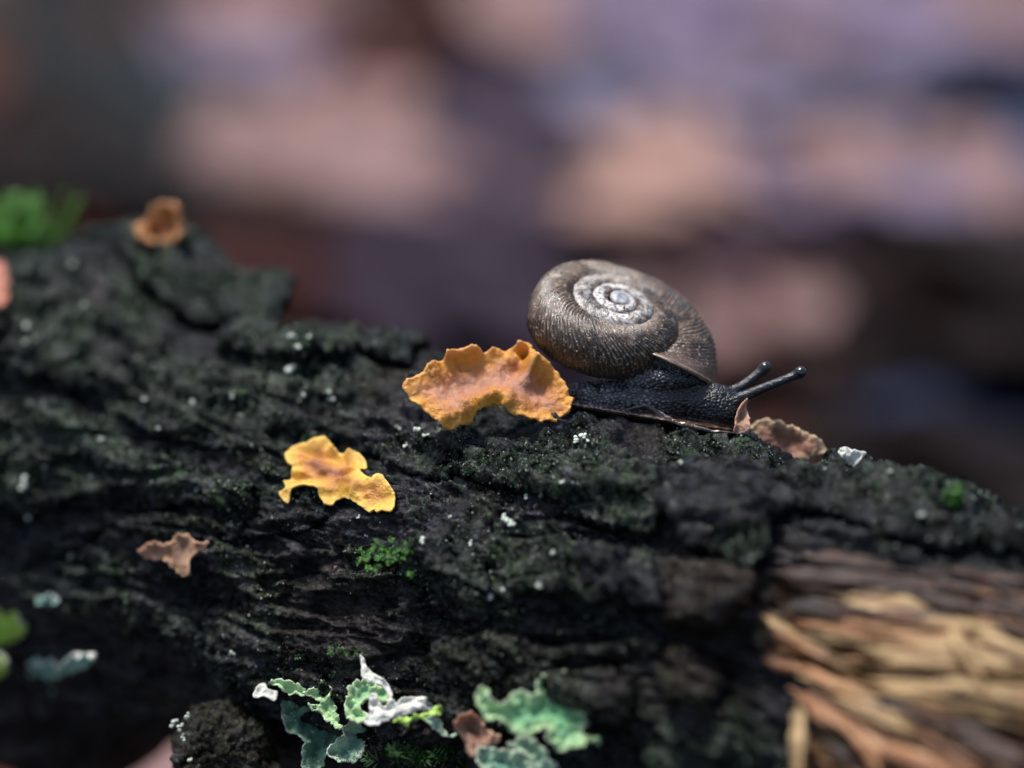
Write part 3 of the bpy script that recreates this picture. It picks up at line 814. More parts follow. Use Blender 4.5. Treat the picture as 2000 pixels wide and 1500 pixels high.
UPF = nrm(UPV * 0.62 - FWD * 0.78)
o = sheet('crust_fungus', crop([(215, 500, .9), (330, 420, 1.3), (450, 335, 1.3), (560, 260, 1.4), (690, 190, 1.5), (860, 178, 1.4), (930, 225, .8), (1030, 172, 1.2), (1110, 200, .6),
     (1190, 170, 1.0), (1250, 122, 1.6), (1330, 160, 1.0), (1375, 205, 2.4), (1420, 212, 2.6), (1480, 300, 1.8), (1560, 372, 1.4), (1650, 480, .9), (1690, 590, .6), (1720, 640, .5),
     (1690, 720, .2), (1600, 800, -.3), (1500, 830, -.4), (1350, 800, -.2), (1200, 765, .1), (1120, 715, .3), (1050, 680, .2), (930, 705, .1), (850, 800, -.1), (760, 872, -.3),
     (650, 902, -.3), (560, 870, -.2), (440, 765, .1), (330, 670, .4), (250, 590, .6)], 740, 640, .22),
     crop([(900, 560, -.5), (700, 420, -.2), (650, 600, -.5), (1000, 430, .2), (560, 500, .0), (1370, 300, 2.0), (1310, 400, 1.3), (1210, 500, .6), (1290, 290, -.7), (1220, 400, -.6), (1130, 480, -.3),
           (1230, 240, .7), (1150, 330, .3), (1450, 480, .1), (1350, 620, -.1), (1550, 600, .0), (1010, 615, 1.0), (870, 630, 1.0), (800, 700, .9), (760, 770, .7), (640, 800, .6), (1110, 655, .8),
           (480, 700, .4), (830, 300, .1), (720, 290, .3)], 740, 640, .22),
     (950, 800), UPF, M['orange'], thick=0.55, spacing=0.15, wrinkle=0.28, ruffle=0.07, frill=0.42, seed=1.7, off=0.0, depth=min(hit(950, 810)[2] - 2.5, 266.0))
tag(o, 'large ruffled orange cup-shaped crust fungus touching the tail of the snail', 'fungus')
o = sheet('crust_fungus', crop([(340, 410), (430, 300), (600, 258), (690, 205), (800, 200), (860, 270), (940, 352), (1080, 345), (1190, 380), (1250, 470), (1265, 560), (1225, 620), (1300, 700), (1370, 745),
     (1400, 695), (1480, 690), (1550, 770), (1630, 890), (1645, 1000), (1610, 1130), (1500, 1108), (1430, 1130), (1400, 1085), (1340, 1110), (1250, 1050), (1170, 995), (1060, 930), (1000, 918), (925, 930),
     (890, 980), (840, 990), (770, 950), (738, 868), (745, 835), (640, 800), (560, 785), (480, 820), (420, 890), (400, 960), (370, 985), (300, 890), (380, 840), (370, 760), (320, 710), (400, 690), (450, 620), (425, 550), (365, 480)],
     500, 820, .17),
     crop([(700, 420, -.1), (600, 480, -.2), (1040, 660, .55), (980, 740, -.5), (900, 480, -.4), (800, 560, .15), (700, 700, .15), (900, 830, .2), (830, 900, .55), (1000, 860, .6), (1450, 850, -.3), (1300, 900, -.1), (760, 280, .5), (1130, 450, .4), (480, 420, .3)], 500, 820, .17),
     (660, 930), None, M['yellow'], thick=0.42, spacing=0.13, edge_h=0.55, wrinkle=0.3, ruffle=0.06, frill=0.34, frill_len=2.0, seed=4.1, off=0.5, conform=0.75)
tag(o, 'bright yellow-orange ragged crust fungus flat on the side of the branch', 'fungus')

# greyish tan curled fungus chip low on the left side
o = sheet('crust_fungus', crop([(680, 440, .6), (730, 400, .9), (800, 405, 1.0), (860, 365, 1.0), (910, 360, .8), (960, 400, .7), (1025, 395, .3), (1000, 435, .3), (930, 470, .8), (920, 560, 1.0),
     (870, 555, .9), (825, 510, .7), (800, 480, .2), (740, 480, .0), (700, 470, .2)], 0, 900, .4),
     crop([(770, 440, .1), (860, 430, .9), (880, 490, .8), (820, 450, .0), (900, 420, .2)], 0, 900, .4),
     (350, 1085), None, M['tan'], thick=0.3, spacing=0.15, wrinkle=0.35, ruffle=0.2, seed=7.2, off=0.7, wr_freq=1.3, conform=0.3)
tag(o, 'small greyish tan curled fungus chip on the dark lower bark', 'fungus')
# fungi on the far ridge and the left edge
o = sheet('crust_fungus', [(262, 436, .6), (285, 424, -.2), (296, 402, 1.8), (326, 394, 2.6), (350, 398, 1.2), (346, 418, 2.4), (364, 436, 1.0), (344, 466, .6), (312, 472, -.3), (276, 464, .5)],
     [(305, 442, -.8), (330, 425, 1.2), (345, 445, -.6)], (300, 460), nrm(UPV * 0.5 - FWD * 0.85), M['rust'], thick=0.5, spacing=0.25, wrinkle=0.7, ruffle=0.5, seed=2.2, off=1.2)
tag(o, 'rusty orange curled fungus on the far upper edge of the branch', 'fungus')
o = sheet('crust_fungus', [(-40, 510), (0, 508), (14, 530), (20, 560), (12, 590), (-10, 600), (-50, 590), (-60, 540)], [(-20, 550, .6)], (5, 560), None, M['peach'], thick=0.5, spacing=0.25, seed=3.2, off=0.8)
tag(o, 'peach-coloured rounded fungus on the bark beside the far moss tuft', 'fungus')
# tan frilled bracket behind the ridge, by the head
pr, nl_, dr = hit(1500, 870)
o = sheet('crust_fungus', [(1445, 870, 0), (1462, 838, .4), (1490, 818, 1.0), (1530, 826, 1.3), (1570, 840, 1.2), (1602, 856, .9), (1612, 880, .2), (1560, 900, -.4), (1480, 905, -.4)],
     [(1530, 865, -.2), (1480, 850, .1)], (1520, 880), nrm(UPV * 0.55 - FWD * 0.83), M['bracket'], thick=0.6, spacing=0.16, wrinkle=0.35, ruffle=0.15, seed=9.2, off=0.0, depth=dr + 3.0)
tag(o, 'tan frilled bracket fungus behind the ridge below the snail tentacles', 'fungus')
o = sheet('crust_fungus', [(1434, 842, 0), (1440, 815, .3), (1446, 796, .4), (1460, 780, .8), (1457, 802, .1), (1464, 826, .6), (1461, 846, .3), (1447, 848, 0)],
     [(1449, 815, -.4)], (1448, 842), nrm(UPV * 0.35 - FWD * 0.9 + RGT * 0.4), M['brown'], thick=0.3, spacing=0.12, wrinkle=0.2, ruffle=0.1, seed=5.9, off=0.0, depth=266.6)
tag(o, 'tiny rust-brown curled fungus flake in front of the snail mouth', 'fungus')

ico = np.array([(0, 0, 1), (.9, 0, .2), (-.3, .85, .25), (-.35, -.8, .2), (.3, .5, -.6), (-.2, -.1, -1)], float)
icf = np.array([(0, 1, 2), (0, 2, 3), (0, 3, 1), (1, 4, 2), (2, 5, 3), (3, 5, 1), (1, 5, 4), (4, 5, 2)])
LN = nrm(UPV * 0.35 - FWD * 0.9)
def C6(p): return crop(p, 480, 1240, .37)
def lich(pts, inn, at, mat, label, normal=None, depth=None, thick=0.22, group=None, top_white=0.0, grains=0, **kw):
    args = dict(thick=thick, spacing=0.2, wrinkle=0.6, ruffle=0.3, off=0.8, curl=0.9, curl_w=0.5, wr_freq=0.8)
    args.update(kw)
    if depth is not None:
        ds = [hit(p_[0], p_[1])[2] for p_ in pts if p_[1] < 1530]
        depth = float(np.percentile(ds, 30)) - depth; args['off'] = 0.0
    o = sheet('lichen_lobe', pts, inn, at, normal, M[mat], depth=depth, attr_under_top=top_white, **args)
    if grains:
        me_ = o.data; nv2 = len(me_.vertices) // 2
        co_ = np.empty(len(me_.vertices) * 3, np.float32); me_.vertices.foreach_get('co', co_); co_ = co_.reshape(-1, 3)[:nv2] / MM
        ed_ = np.empty(nv2 * 2, np.float32); me_.attributes['edge'].data.foreach_get('value', ed_)
        w_ = np.exp(-ed_[:nv2] / 0.6) + 0.12
        ii = rng.choice(nv2, grains, p=w_ / w_.sum())
        r_ = 0.05 + 0.13 * rng.random(grains) ** 2
        gv_ = (co_[ii][:, None] + ico[None] * r_[:, None, None] * rng.uniform(.7, 1.3, (grains, 1, 3))).reshape(-1, 3) + WLOC[o.name]
        g_ = mk('powdery_grain', gv_, (icf[None] + (np.arange(grains) * 6)[:, None, None]).reshape(-1, 3), M['granule'], o, smooth=False)
        g_['kind'] = 'stuff'
    return tag(o, label, 'lichen', group)
lich(C6([(200, 370), (340, 400), (480, 470), (530, 520), (500, 560), (440, 620), (400, 720), (300, 720), (310, 560), (220, 500)]), [], (620, 1440), 'lichen_dark',
     'dark green speckled lichen lobe hanging beside the crumbly bark chunk', LN, 0.6, seed=1.1, grains=120)
lich(C6([(305, 310), (370, 298), (412, 262), (455, 300), (442, 345), (470, 380), (482, 430), (502, 505), (465, 490), (420, 450), (380, 412), (345, 405), (330, 385), (392, 370), (370, 345), (330, 330)]), [],
     (630, 1380), 'lichen_bright', 'bright green notched lichen lobe standing above the dark lichen', LN, 1.8, seed=2.4, grains=40, spacing=0.15)
lich(C6([(145, 258), (200, 256), (262, 266), (318, 300), (290, 328), (220, 312), (170, 288)]), [], (565, 1345), 'lichen_bright', 'narrow olive-green lichen tip beside the small white flake', LN, 1.2, seed=3.1, spacing=0.14)
lich(C6([(530, 500), (600, 458), (690, 478), (685, 560), (615, 620), (612, 662), (560, 688), (450, 662), (438, 620), (500, 560)]), [], (690, 1450), 'lichen',
     'blue-green lichen lobe crusted with pale granules at its lower rim', LN, 1.4, seed=4.7, curl=1.2, grains=320)
lich(C6([(560, 275), (640, 250), (740, 280), (765, 340), (720, 375), (650, 362), (600, 400), (640, 440), (600, 472), (540, 462), (525, 400), (535, 340)]), [], (715, 1365), 'lichen_bright',
     'green lichen lobe behind the white twisted strip', LN, 0.6, seed=5.5)
lich(C6([(603, 108), (624, 125), (640, 172), (690, 218), (745, 258), (775, 322), (762, 332), (735, 285), (690, 262), (640, 248), (610, 215), (612, 165)]), [], (735, 1325), 'lichen_white',
     'white twisted lichen strip ending in a thin green point', LN, 1.8, seed=6.6, spacing=0.13, curl=0.3, ruffle=0.05, wrinkle=0.25)
lich(C6([(650, 330), (690, 320), (702, 362), (742, 382), (760, 335), (795, 365), (830, 342), (900, 335), (980, 340), (1030, 380), (960, 405), (880, 420), (800, 445), (770, 450), (690, 487), (640, 480), (628, 450), (660, 410)]),
     C6([(720, 430, .6), (900, 380, 1.0)]), (780, 1395), 'lichen_white', 'white upturned lichen lobe showing its pale underside', LN, 2.6, seed=7.9, curl=0.5, ruffle=0.08, wrinkle=0.4, spacing=0.15)
lich(C6([(770, 455), (880, 425), (960, 405), (1030, 375), (1042, 400), (1020, 425), (940, 432), (880, 458), (800, 478)]), [], (810, 1400), 'lichen_lime',
     'thin lime-green lichen rim below the white upturned lobe', LN, 2.6, seed=8.3, spacing=0.13, curl=0.0)
lich(C6([(40, 322), (68, 265), (100, 258), (122, 290), (166, 300), (156, 348), (122, 338), (95, 325), (60, 336)]), [], (515, 1355), 'lichen_white',
     'small white lichen flake on top of the crumbly bark chunk', LN, 1.4, seed=9.7, spacing=0.14, curl=0.3, ruffle=0.06, wrinkle=0.25)
lich(C6([(1210, 320), (1240, 292), (1282, 310), (1292, 362), (1362, 372), (1400, 342), (1472, 308), (1522, 332), (1558, 228), (1622, 242), (1680, 213), (1742, 262), (1766, 332), (1740, 362), (1812, 432), (1816, 482),
        (1782, 522), (1872, 582), (1862, 602), (1790, 562), (1782, 612), (1722, 602), (1650, 602), (1590, 552), (1570, 502), (1522, 534), (1440, 532), (1380, 482), (1290, 452), (1230, 402)]),
     C6([(1500, 430, .7), (1640, 420, -.5), (1690, 350, .4), (1560, 400, -.3), (1680, 520, .5), (1400, 430, .3)]), (1040, 1400), 'lichen_bright',
     'broad green ruffled lichen rosette low on the branch below the bare plates', LN, 1.8, seed=10.4, wrinkle=0.7, grains=90)
lich(C6([(1230, 645), (1270, 598), (1320, 622), (1420, 620), (1500, 692), (1520, 760), (1300, 760)]), [], (960, 1490), 'lichen', 'grey-green lichen lobe under the brown leaf curl', LN, 1.0, seed=11.2, grains=60)
lich(C6([(1385, 592), (1470, 556), (1545, 590), (1602, 662), (1640, 720), (1560, 740), (1480, 645)]), [], (1050, 1475), 'lichen', 'pale-rimmed lichen lobe under the broad green rosette', LN, 1.6, seed=12.9, grains=60)
lich(C6([(940, 450), (1000, 440), (1040, 480), (1060, 530), (1110, 530), (1100, 545), (1040, 540), (1000, 500), (960, 475)]), [], (860, 1420), 'lichen', 'thin grey-green lichen strand between the white lobe and the brown curl', LN, 1.4, seed=13.3, spacing=0.14)
o = sheet('leaf_curl', C6([(1100, 490, .3), (1130, 430, .9), (1180, 410, 1.2), (1230, 430, .9), (1272, 490, .6), (1340, 540, .8), (1290, 580, .3), (1222, 640, .4), (1170, 620, .0), (1150, 550, -.2)]),
     C6([(1200, 480, -.7), (1180, 540, .6), (1240, 540, -.4)]), (925, 1430), LN, M['brown'], thick=0.25, spacing=0.16, wrinkle=0.5, ruffle=0.15, seed=14.1, off=0.0, depth=hit(925, 1430)[2] - 1.8)
tag(o, 'crumpled glossy brown dead leaf scrap between two green lichens', 'leaf scrap')
lich([(-40, 1195), (0, 1192), (25, 1200), (46, 1225), (40, 1252), (15, 1266), (-40, 1262)], [(0, 1230, .8)], (12, 1230), 'lichen_lime', 'round lime-green lichen button at the left end of the branch', None, seed=15.6, curl=0, thick=0.5, ruffle=0.05)
lich([(-30, 1290), (-5, 1285), (13, 1295), (12, 1312), (-5, 1325), (-30, 1320)], [(-5, 1305, .4)], (2, 1305), 'lichen_lime', 'small lime-green lichen button beneath the larger round one', None, seed=16.6, curl=0, thick=0.4, ruffle=0.05)
lich([(55, 1298), (75, 1290), (120, 1294), (140, 1280), (178, 1280), (180, 1292), (160, 1308), (125, 1318), (108, 1330), (106, 1352), (80, 1358), (55, 1352), (66, 1326)], [], (105, 1318), 'lichen_teal',
     'pale teal flat lichen patch under the lime buttons', None, seed=17.1, curl=0.1, ruffle=0.15, off=0.4)
lich([(72, 1168), (95, 1163), (115, 1172), (110, 1180), (85, 1180)], [], (95, 1172), 'lichen_teal', 'tiny teal lichen sliver above the flat teal patch', None, seed=18.1, curl=0.1, ruffle=0.1, off=0.3, spacing=0.15)
lich([(1636, 884, .4), (1650, 872, .8), (1664, 880, .6), (1688, 886, .7), (1682, 898, .3), (1668, 908, .2), (1652, 900, .2)], [], (1660, 900), 'lichen_white', 'white lichen chip on the ridge beyond the tan bracket', nrm(UPV * 0.5 - FWD), seed=19.1,
     curl=0.1, ruffle=0.1, off=0.3, spacing=0.14)

# ------------------------------------------------------------------ small pale flecks, granules, moss
def lump_mesh(name, seed, k, mat):
    r = np.random.default_rng(seed); V_, F_ = [], []; n = 0
    for i in range(k):
        c_ = r.normal(size=3) * (0.55, 0.55, 0.18) * (0 if k == 1 else 1)
        a = r.uniform(0.45, 0.8)
        v, f = blob(c_, (a, a, a * 0.7), 8, lambda x, y, z: 1 + 0.3 * perlin(x * 1.7 + seed, y * 1.7 + i, z * 1.7))
        V_.append(v); F_.append(f + n); n += len(v)
    return mesh_np(name, np.concatenate(V_), np.concatenate(F_)[:, ::-1], mat)
FL = [lump_mesh('lichen_fleck', 20 + i, k, M['fleck']) for i, k in enumerate((3, 5, 4, 6))]
flecks = [(568, 726, .8), (584, 680, .5), (572, 661, .45), (604, 659, .28), (524, 691, .4), (283, 781, .3), (384, 786, .5), (425, 796, .25), (648, 783, .5), (640, 767, .4), (598, 773, .35), (585, 783, .28),
          (816, 842, .5), (832, 852, .35), (778, 838, .35), (792, 872, .35), (1139, 855, .6), (1125, 862, .45), (1145, 862, .4), (1098, 943, .3), (1028, 973, .4), (988, 1015, .5), (1002, 1022, .45), (827, 1056, .45),
          (724, 1085, .4), (920, 1062, .3), (1056, 1142, .35), (983, 1152, .28), (960, 1166, .4), (53, 638, .45), (50, 668, .25), (142, 518, .4), (165, 597, .35), (50, 945, .7), (56, 1008, .35), (88, 912, .3),
          (178, 932, .35), (140, 1086, .35), (388, 958, .3), (1800, 1008, .4), (1814, 1060, .4), (340, 1412, .45), (355, 1420, .4), (366, 1399, .4), (372, 1484, .4), (358, 1440, .35), (456, 1277, .35),
          (470, 990, .25), (1738, 923, .3), (650, 1130, .22), (700, 1010, .22), (510, 880, .25), (310, 838, .3), (455, 775, .28), (200, 860, .3), (1080, 1080, .28), (880, 1010, .25), (1330, 905, .25)]
for i, (a, b, r_) in enumerate(flecks):
    p, n_, d = hit(a, b)
    if b > 1390 and 330 < a < 380:
        p = P(a, b, 270.5 + (1.0 if a < 350 else 0)); n_ = nrm(-FWD)
    o = bpy.data.objects.new('lichen_fleck', FL[i % 4]); COL.objects.link(o)
    o.location = tuple((p + n_ * r_ * 0.45) * MM)
    o.scale = (r_ * 0.62,) * 3
    o.rotation_euler = (Vector(n_).to_track_quat('Z', 'Y').to_matrix() @ __import__('mathutils').Matrix.Rotation(random.uniform(0, 6.28), 3, 'Z')).to_euler()
    tag(o, 'tiny pale mint lichen fleck stuck on the dark bark', 'lichen fleck', 'pale lichen flecks scattered on the bark')

# granular lichen: countless pale grains, which also paint in the sparkle of wet bark
ng = 15000
gi = rng.integers(iu[0], iu[-1], ng * 3); gj = rng.integers(0, int(len(np.where(s_arr < s_f1)[0])), ng * 3)
ok = (mk_[gi, gj, 0] > rng.random(ng * 3) * 0.9) & (mk_[gi, gj, 1] < 0.2) & (HH[gi, gj] > -0.9)
gi, gj = gi[ok][:ng], gj[ok][:ng]
cc = V[gi, gj]
pv_ = np.concatenate(PL_V); pm_ = np.concatenate(PL_M)
pk = rng.integers(0, len(pv_), 9000); pk = pk[pm_[pk] > rng.random(9000) * 0.9][:4500]
cc = np.concatenate([cc, pv_[pk]]); gi = np.concatenate([gi, pk]); rr = 0.05 + 0.13 * rng.random(len(gi)) ** 3
gv = (cc[:, None] + ico[None] * rr[:, None, None] * rng.uniform(0.7, 1.3, (len(gi), 1, 3))).reshape(-1, 3)
gf = (icf[None] + (np.arange(len(gi)) * 6)[:, None, None]).reshape(-1, 3)
o = mk('lichen_sparkle_grain', gv, gf, M['granule'], LOG, smooth=False)
o['kind'] = 'stuff'

def moss(px, py, n, spread, height, mat, label, dep=None, lean=(0, 0, 1), name='moss_tuft', leaf=(0.5, 0.14)):
    """a tuft: leafy shoots with many small pointed leaves"""
    V_, F_ = [], []; k = 0
    p0, nl, d = hit(px, py)
    if dep: p0 = P(px, py, dep)
    for i in range(n):
        b = p0 + RGT * random.gauss(0, spread[0]) + AX * 0 + UPV * random.gauss(0, spread[1]) * 0.4 - FWD * random.gauss(0, spread[1])
        dr_ = nrm(np.asarray(lean) + np.array([random.gauss(0, .45), random.gauss(0, .45), random.gauss(0, .25)]))
        L = height * random.uniform(0.55, 1.15)
        m = max(4, int(L / 0.22))
        bend = np.array([random.gauss(0, .3), random.gauss(0, .3), -0.2])
        for j in range(m):
            t = j / (m - 1)
            c_ = b + dr_ * L * t + bend * (t * t) * L * 0.5
            for q in range(3):
                a = random.uniform(0, 6.28)
                side = nrm(np.cross(dr_, [math.cos(a), math.sin(a), 0.3]))
                ld = nrm(dr_ * random.uniform(0.3, 0.9) + side)
                wv = nrm(np.cross(ld, dr_)) * leaf[1]
                l_ = leaf[0] * random.uniform(.7, 1.2) * (1 - 0.35 * t)
                up = np.cross(ld, wv); up = nrm(up) * leaf[1] * 0.35
                V_ += [c_, c_ + ld * l_ * .45 + wv + up, c_ + ld * l_ + up * 0.5, c_ + ld * l_ * .45 - wv + up, c_ + ld * l_ * .45 - up * 0.4]
                F_ += [(k, k + 1, k + 4), (k + 1, k + 2, k + 4), (k + 2, k + 3, k + 4), (k + 3, k, k + 4)]; k += 5
    o = mk(name, np.array(V_), np.array(F_), mat, smooth=False)
    return tag(o, label, 'moss')
moss(20, 470, 120, (2.2, 1.6), 6.0, M['moss'], 'vivid green moss tuft on top of the far left end of the branch', leaf=(0.8, 0.22))
moss(768, 1085, 46, (1.5, 1.6), 0.8, M['moss_mid'], 'small green moss patch below the yellow-orange fungus', lean=tuple(-FWD * 0.8 + UPV * 0.5), leaf=(0.42, 0.16))
moss(1868, 985, 16, (0.4, 0.4), 1.6, M['moss_mid'], 'little green moss sprig on the ridge of the right-hand torn end', leaf=(0.6, 0.16))
moss(1632, 868, 7, (0.35, 0.3), 0.9, M['moss_dark'], 'tiny dark moss sprig beside the white lichen chip', leaf=(0.5, 0.1))
moss(830, 1480, 70, (2.2, 0.9), 2.2, M['moss_dark'], 'dark green spiky moss cushion under the white lichen lobe', lean=tuple(-FWD * 0.6 + UPV * 0.6), leaf=(1.3, 0.1))
moss(680, 1275, 24, (1.6, 0.6), 0.8, M['moss_dark'], 'thin dark moss film above the bright green lichen', lean=tuple(-FWD * 0.8 + UPV * 0.5), leaf=(0.4, 0.12))

# ------------------------------------------------------------------ the snail
KP = 0.0486
SN0 = P(1250, 800, FOCUS)
def sp(px, py, z=0.0):                         # picture point near the focal plane, z mm towards the camera
    return P(px, py, FOCUS - z)
SNAIL = empty('land_snail', sp(1270, 815))
tag(SNAIL, 'dark land snail with ribbed coiled shell and black body crawling along the branch', 'snail')
APEX = sp(1212, 577, 0.5)
an = nrm(0.235 * RGT + 0.80 * UPV - 0.55 * FWD)
aex = nrm(RGT - (RGT @ an) * an); aey = np.cross(an, aex)
TURNS = 3.95; WX = 1.62; REND = 10.7; ALIP = math.radians(-58)
NR = 88
ntp = 700; NP = int(TURNS * ntp) + 1; NQ = 60
tt = np.linspace(0, 1, NP)
phi_ = (tt - 1) * TURNS * 2 * math.pi           # 0 at the lip, negative back to the apex
Rr = REND * WX ** (phi_ / (2 * math.pi)) - REND * WX ** (-TURNS) * (1 - tt) ** 3 * 0.75
Rr = Rr * (1 + 0.05 * sstep(0.84, 1.0, tt))
al = ALIP - phi_
q = np.linspace(0, 2 * math.pi, NQ, endpoint=False)
QQ, PH = np.meshgrid(q, phi_, indexing='xy')
RR_ = np.repeat(Rr[:, None], NQ, 1); T_ = np.repeat(tt[:, None], NQ, 1)
wt = 0.30 * RR_; ht = 0.365 * RR_
cq, sq = np.cos(QQ), np.sin(QQ)
ex_ = 0.86
xr = np.sign(cq) * np.abs(cq) ** ex_ * wt; zr = np.sign(sq) * np.abs(sq) ** ex_ * ht
# growth ribs, slanted back over the turn, sharpest on the upper side
skew = 0.30
ribph = NR * (PH + skew * (cq * 0.6 + (1 - sq) * 0.4)) / (2 * math.pi) * 2 * math.pi / 1.0
ribw = ribph + 2.2 * perlin(PH * 5, cq * 1.2, 3.0) + 1.5 * perlin(PH * 13, cq * 0.7, 5.0)
rib = 0.5 + 0.5 * np.cos(ribw)
rib = rib ** 1.4
ramp_ = sstep(0.28, 0.45, T_) * (0.15 + 0.85 * sstep(1.0, 0.975, T_))
amp = 0.026 * RR_ * ramp_ * (0.55 + 0.45 * np.clip(sq, -0.2, 1)) * (0.8 + 0.5 * perlin(PH * 1.7, sq * 2, 8.0))
rad_ = 1.0 + (amp * rib + 0.012 * RR_ * fbm(PH * 2.3, cq * 1.5, sq * 1.5, 3)) / (0.3 * RR_)
xr = xr * rad_; zr = zr * rad_
flare = sstep(0.985, 1.0, T_)
cx = RR_ - wt; cz = -0.47 * RR_ - 0.09 * REND * sstep(0.86, 1.0, T_)
rho = cx + xr * (1 + 0.05 * flare); zz = cz + zr * (1 + 0.04 * flare)
# the aperture is slanted: the lip leans forward at the top
slant = skew * (cq * 0.6 + (1 - sq) * 0.4) * 0.9
AL = al[:, None] + slant * sstep(0.2, 0.5, T_) + 0.55 * sstep(0.88, 1.0, T_) * (0.5 + 0.5 * cq) * (0.70 - 0.30 * sq)
SV = APEX + (rho * np.cos(AL))[..., None] * aex + (rho * np.sin(AL))[..., None] * aey + zz[..., None] * an
sut = np.maximum(sstep(-0.12, -0.38, cq) * (sq > -0.35), sstep(0.72, 0.93, cq) * (T_ < 1 - 1.02 / TURNS) * (sq > -0.5))
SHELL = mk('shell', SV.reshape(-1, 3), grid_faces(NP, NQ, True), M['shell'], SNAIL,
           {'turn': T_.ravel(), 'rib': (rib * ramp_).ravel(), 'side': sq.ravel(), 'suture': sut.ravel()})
SHELL['label'] = 'brown ribbed coiled shell with pale worn apex'
v, f = blob(APEX - an * 0.42, (.95, .95, .42), 18, lambda x, y, z: 1 + 0.10 * perlin(x * 1.3, y * 1.3, z), np.stack([aex, aey, an]))
mk('apex_cap', v, f[:, ::-1], M['apex'], SHELL)
# aperture rim
k = NP - 1
ring = SV[k]; cen_ = ring.mean(0)
tang = nrm((SV[k] - SV[k - 6]).mean(0))
m = 12; b_ = np.linspace(0, 2 * math.pi, m, endpoint=False)
od = ring - cen_; od /= np.linalg.norm(od, axis=1)[:, None]
rw = 0.20 + 0.05 * perlin(q * 2, 0.5, 0)
tv = ring[:, None] + (np.cos(b_)[None, :, None] * od[:, None] * rw[:, None, None]) + (np.sin(b_)[None, :, None] * tang * 0.34) + 0.1 * tang
f = grid_faces(NQ, m, True); fl = f.copy()
f2 = np.stack([np.arange(m) + (NQ - 1) * m, np.arange(m), (np.arange(m) + 1) % m, (np.arange(m) + 1) % m + (NQ - 1) * m], 1)
mk('aperture_lip', tv.reshape(-1, 3), [f, f2], M['lip'], SHELL)
# soil crumbs caught on the shell
crv, crf, kk = [], [], 0
for i in range(1000):
    a_ = int(NP * random.uniform(0.22, 0.985)); b2 = random.randrange(NQ)
    if math.sin(q[b2]) < -0.35: continue
    near_s = math.cos(q[b2]) < -0.2
    if not near_s and random.random() < 0.35: continue
    r_ = random.uniform(0.06, 0.15) * (1.8 if random.random() < 0.07 else 1)
    crv.append(SV[a_, b2] + ico * r_ * np.array([random.uniform(.6, 1.3) for _ in range(3)])); crf.append(icf + kk); kk += 6
o = mk('soil_crumbs', np.concatenate(crv), np.concatenate(crf), M['crumb'], SHELL, smooth=False)
o['kind'] = 'stuff'

# body: one skin grown round a spine (cross-sections), tentacles included
def tube(path, n=20, m=20, lat=None):
    """path rows: centre(3), half-width across the view axis, half-height"""
    path = np.array(path, float)
    t = np.linspace(0, len(path) - 1, n)
    out = []
    for x in t:
        i = min(int(x), len(path) - 2); f_ = x - i
        p0, p1, p2, p3 = path[max(i - 1, 0)], path[i], path[i + 1], path[min(i + 2, len(path) - 1)]
        out.append(0.5 * (2 * p1 + (p2 - p0) * f_ + (2 * p0 - 5 * p1 + 4 * p2 - p3) * f_ ** 2 + (-p0 + 3 * p1 - 3 * p2 + p3) * f_ ** 3))
    out = np.array(out)
    c_ = out[:, :3]; tg = np.gradient(c_, axis=0); tg /= np.linalg.norm(tg, axis=1)[:, None]
    z_ = -FWD - (tg @ -FWD)[:, None] * tg; z_ /= np.linalg.norm(z_, axis=1)[:, None]
    y_ = np.cross(z_, tg)
    a = np.linspace(0, 2 * math.pi, m, endpoint=False)
    v = c_[:, None] + np.cos(a)[None, :, None] * z_[:, None] * np.abs(out[:, 3])[:, None, None] + np.sin(a)[None, :, None] * y_[:, None] * np.abs(out[:, 4])[:, None, None]
    f_ = [tuple(r) for r in grid_faces(n, m, True)[:, ::-1].tolist()]
    v = np.concatenate([v.reshape(-1, 3), c_[:1], c_[-1:]])
    nv_ = n * m
    for j in range(m):
        f_.append((nv_, j, (j + 1) % m)); f_.append((nv_ + 1, (n - 1) * m + (j + 1) % m, (n - 1) * m + j))
    return v, f_
parts = []
def row(px, py, z, a, b): return [*sp(px, py, z), a, b]
parts.append(tube([row(1092, 776, 0.0, .3, .2), row(1118, 771, 0.2, 1.2, 1.0), row(1165, 774, 0.5, 2.1, 1.45), row(1235, 778, 0.7, 2.4, 1.8), row(1300, 780, 0.7, 2.3, 2.15), row(1345, 783, 0.7, 2.1, 2.1),
                   row(1385, 790, 0.8, 2.15, 2.15), row(1414, 800, 0.8, 2.0, 2.0), row(1438, 812, 0.8, 1.5, 1.55), row(1454, 822, 0.8, .6, .65)], 50, 36))
# foot with its spreading sole
parts.append(tube([row(1090, 784, 0.2, .3, .15), row(1120, 790, 0.5, 1.6, .35), row(1180, 800, 0.9, 2.7, .45), row(1250, 812, 1.0, 2.9, .45), row(1330, 825, 1.0, 2.7, .45), row(1400, 836, 0.9, 2.2, .45), row(1446, 842, 0.8, 1.0, .3)], 40, 30))
# mantle collar filling the aperture
parts.append(tube([row(1222, 748, 1.2, 1.0, .8), row(1262, 742, 1.5, 1.9, 1.3), row(1300, 740, 1.5, 2.1, 1.5), row(1345, 740, 1.0, 1.9, 1.1), row(1372, 742, 0.6, 1.0, .6)], 30, 28))
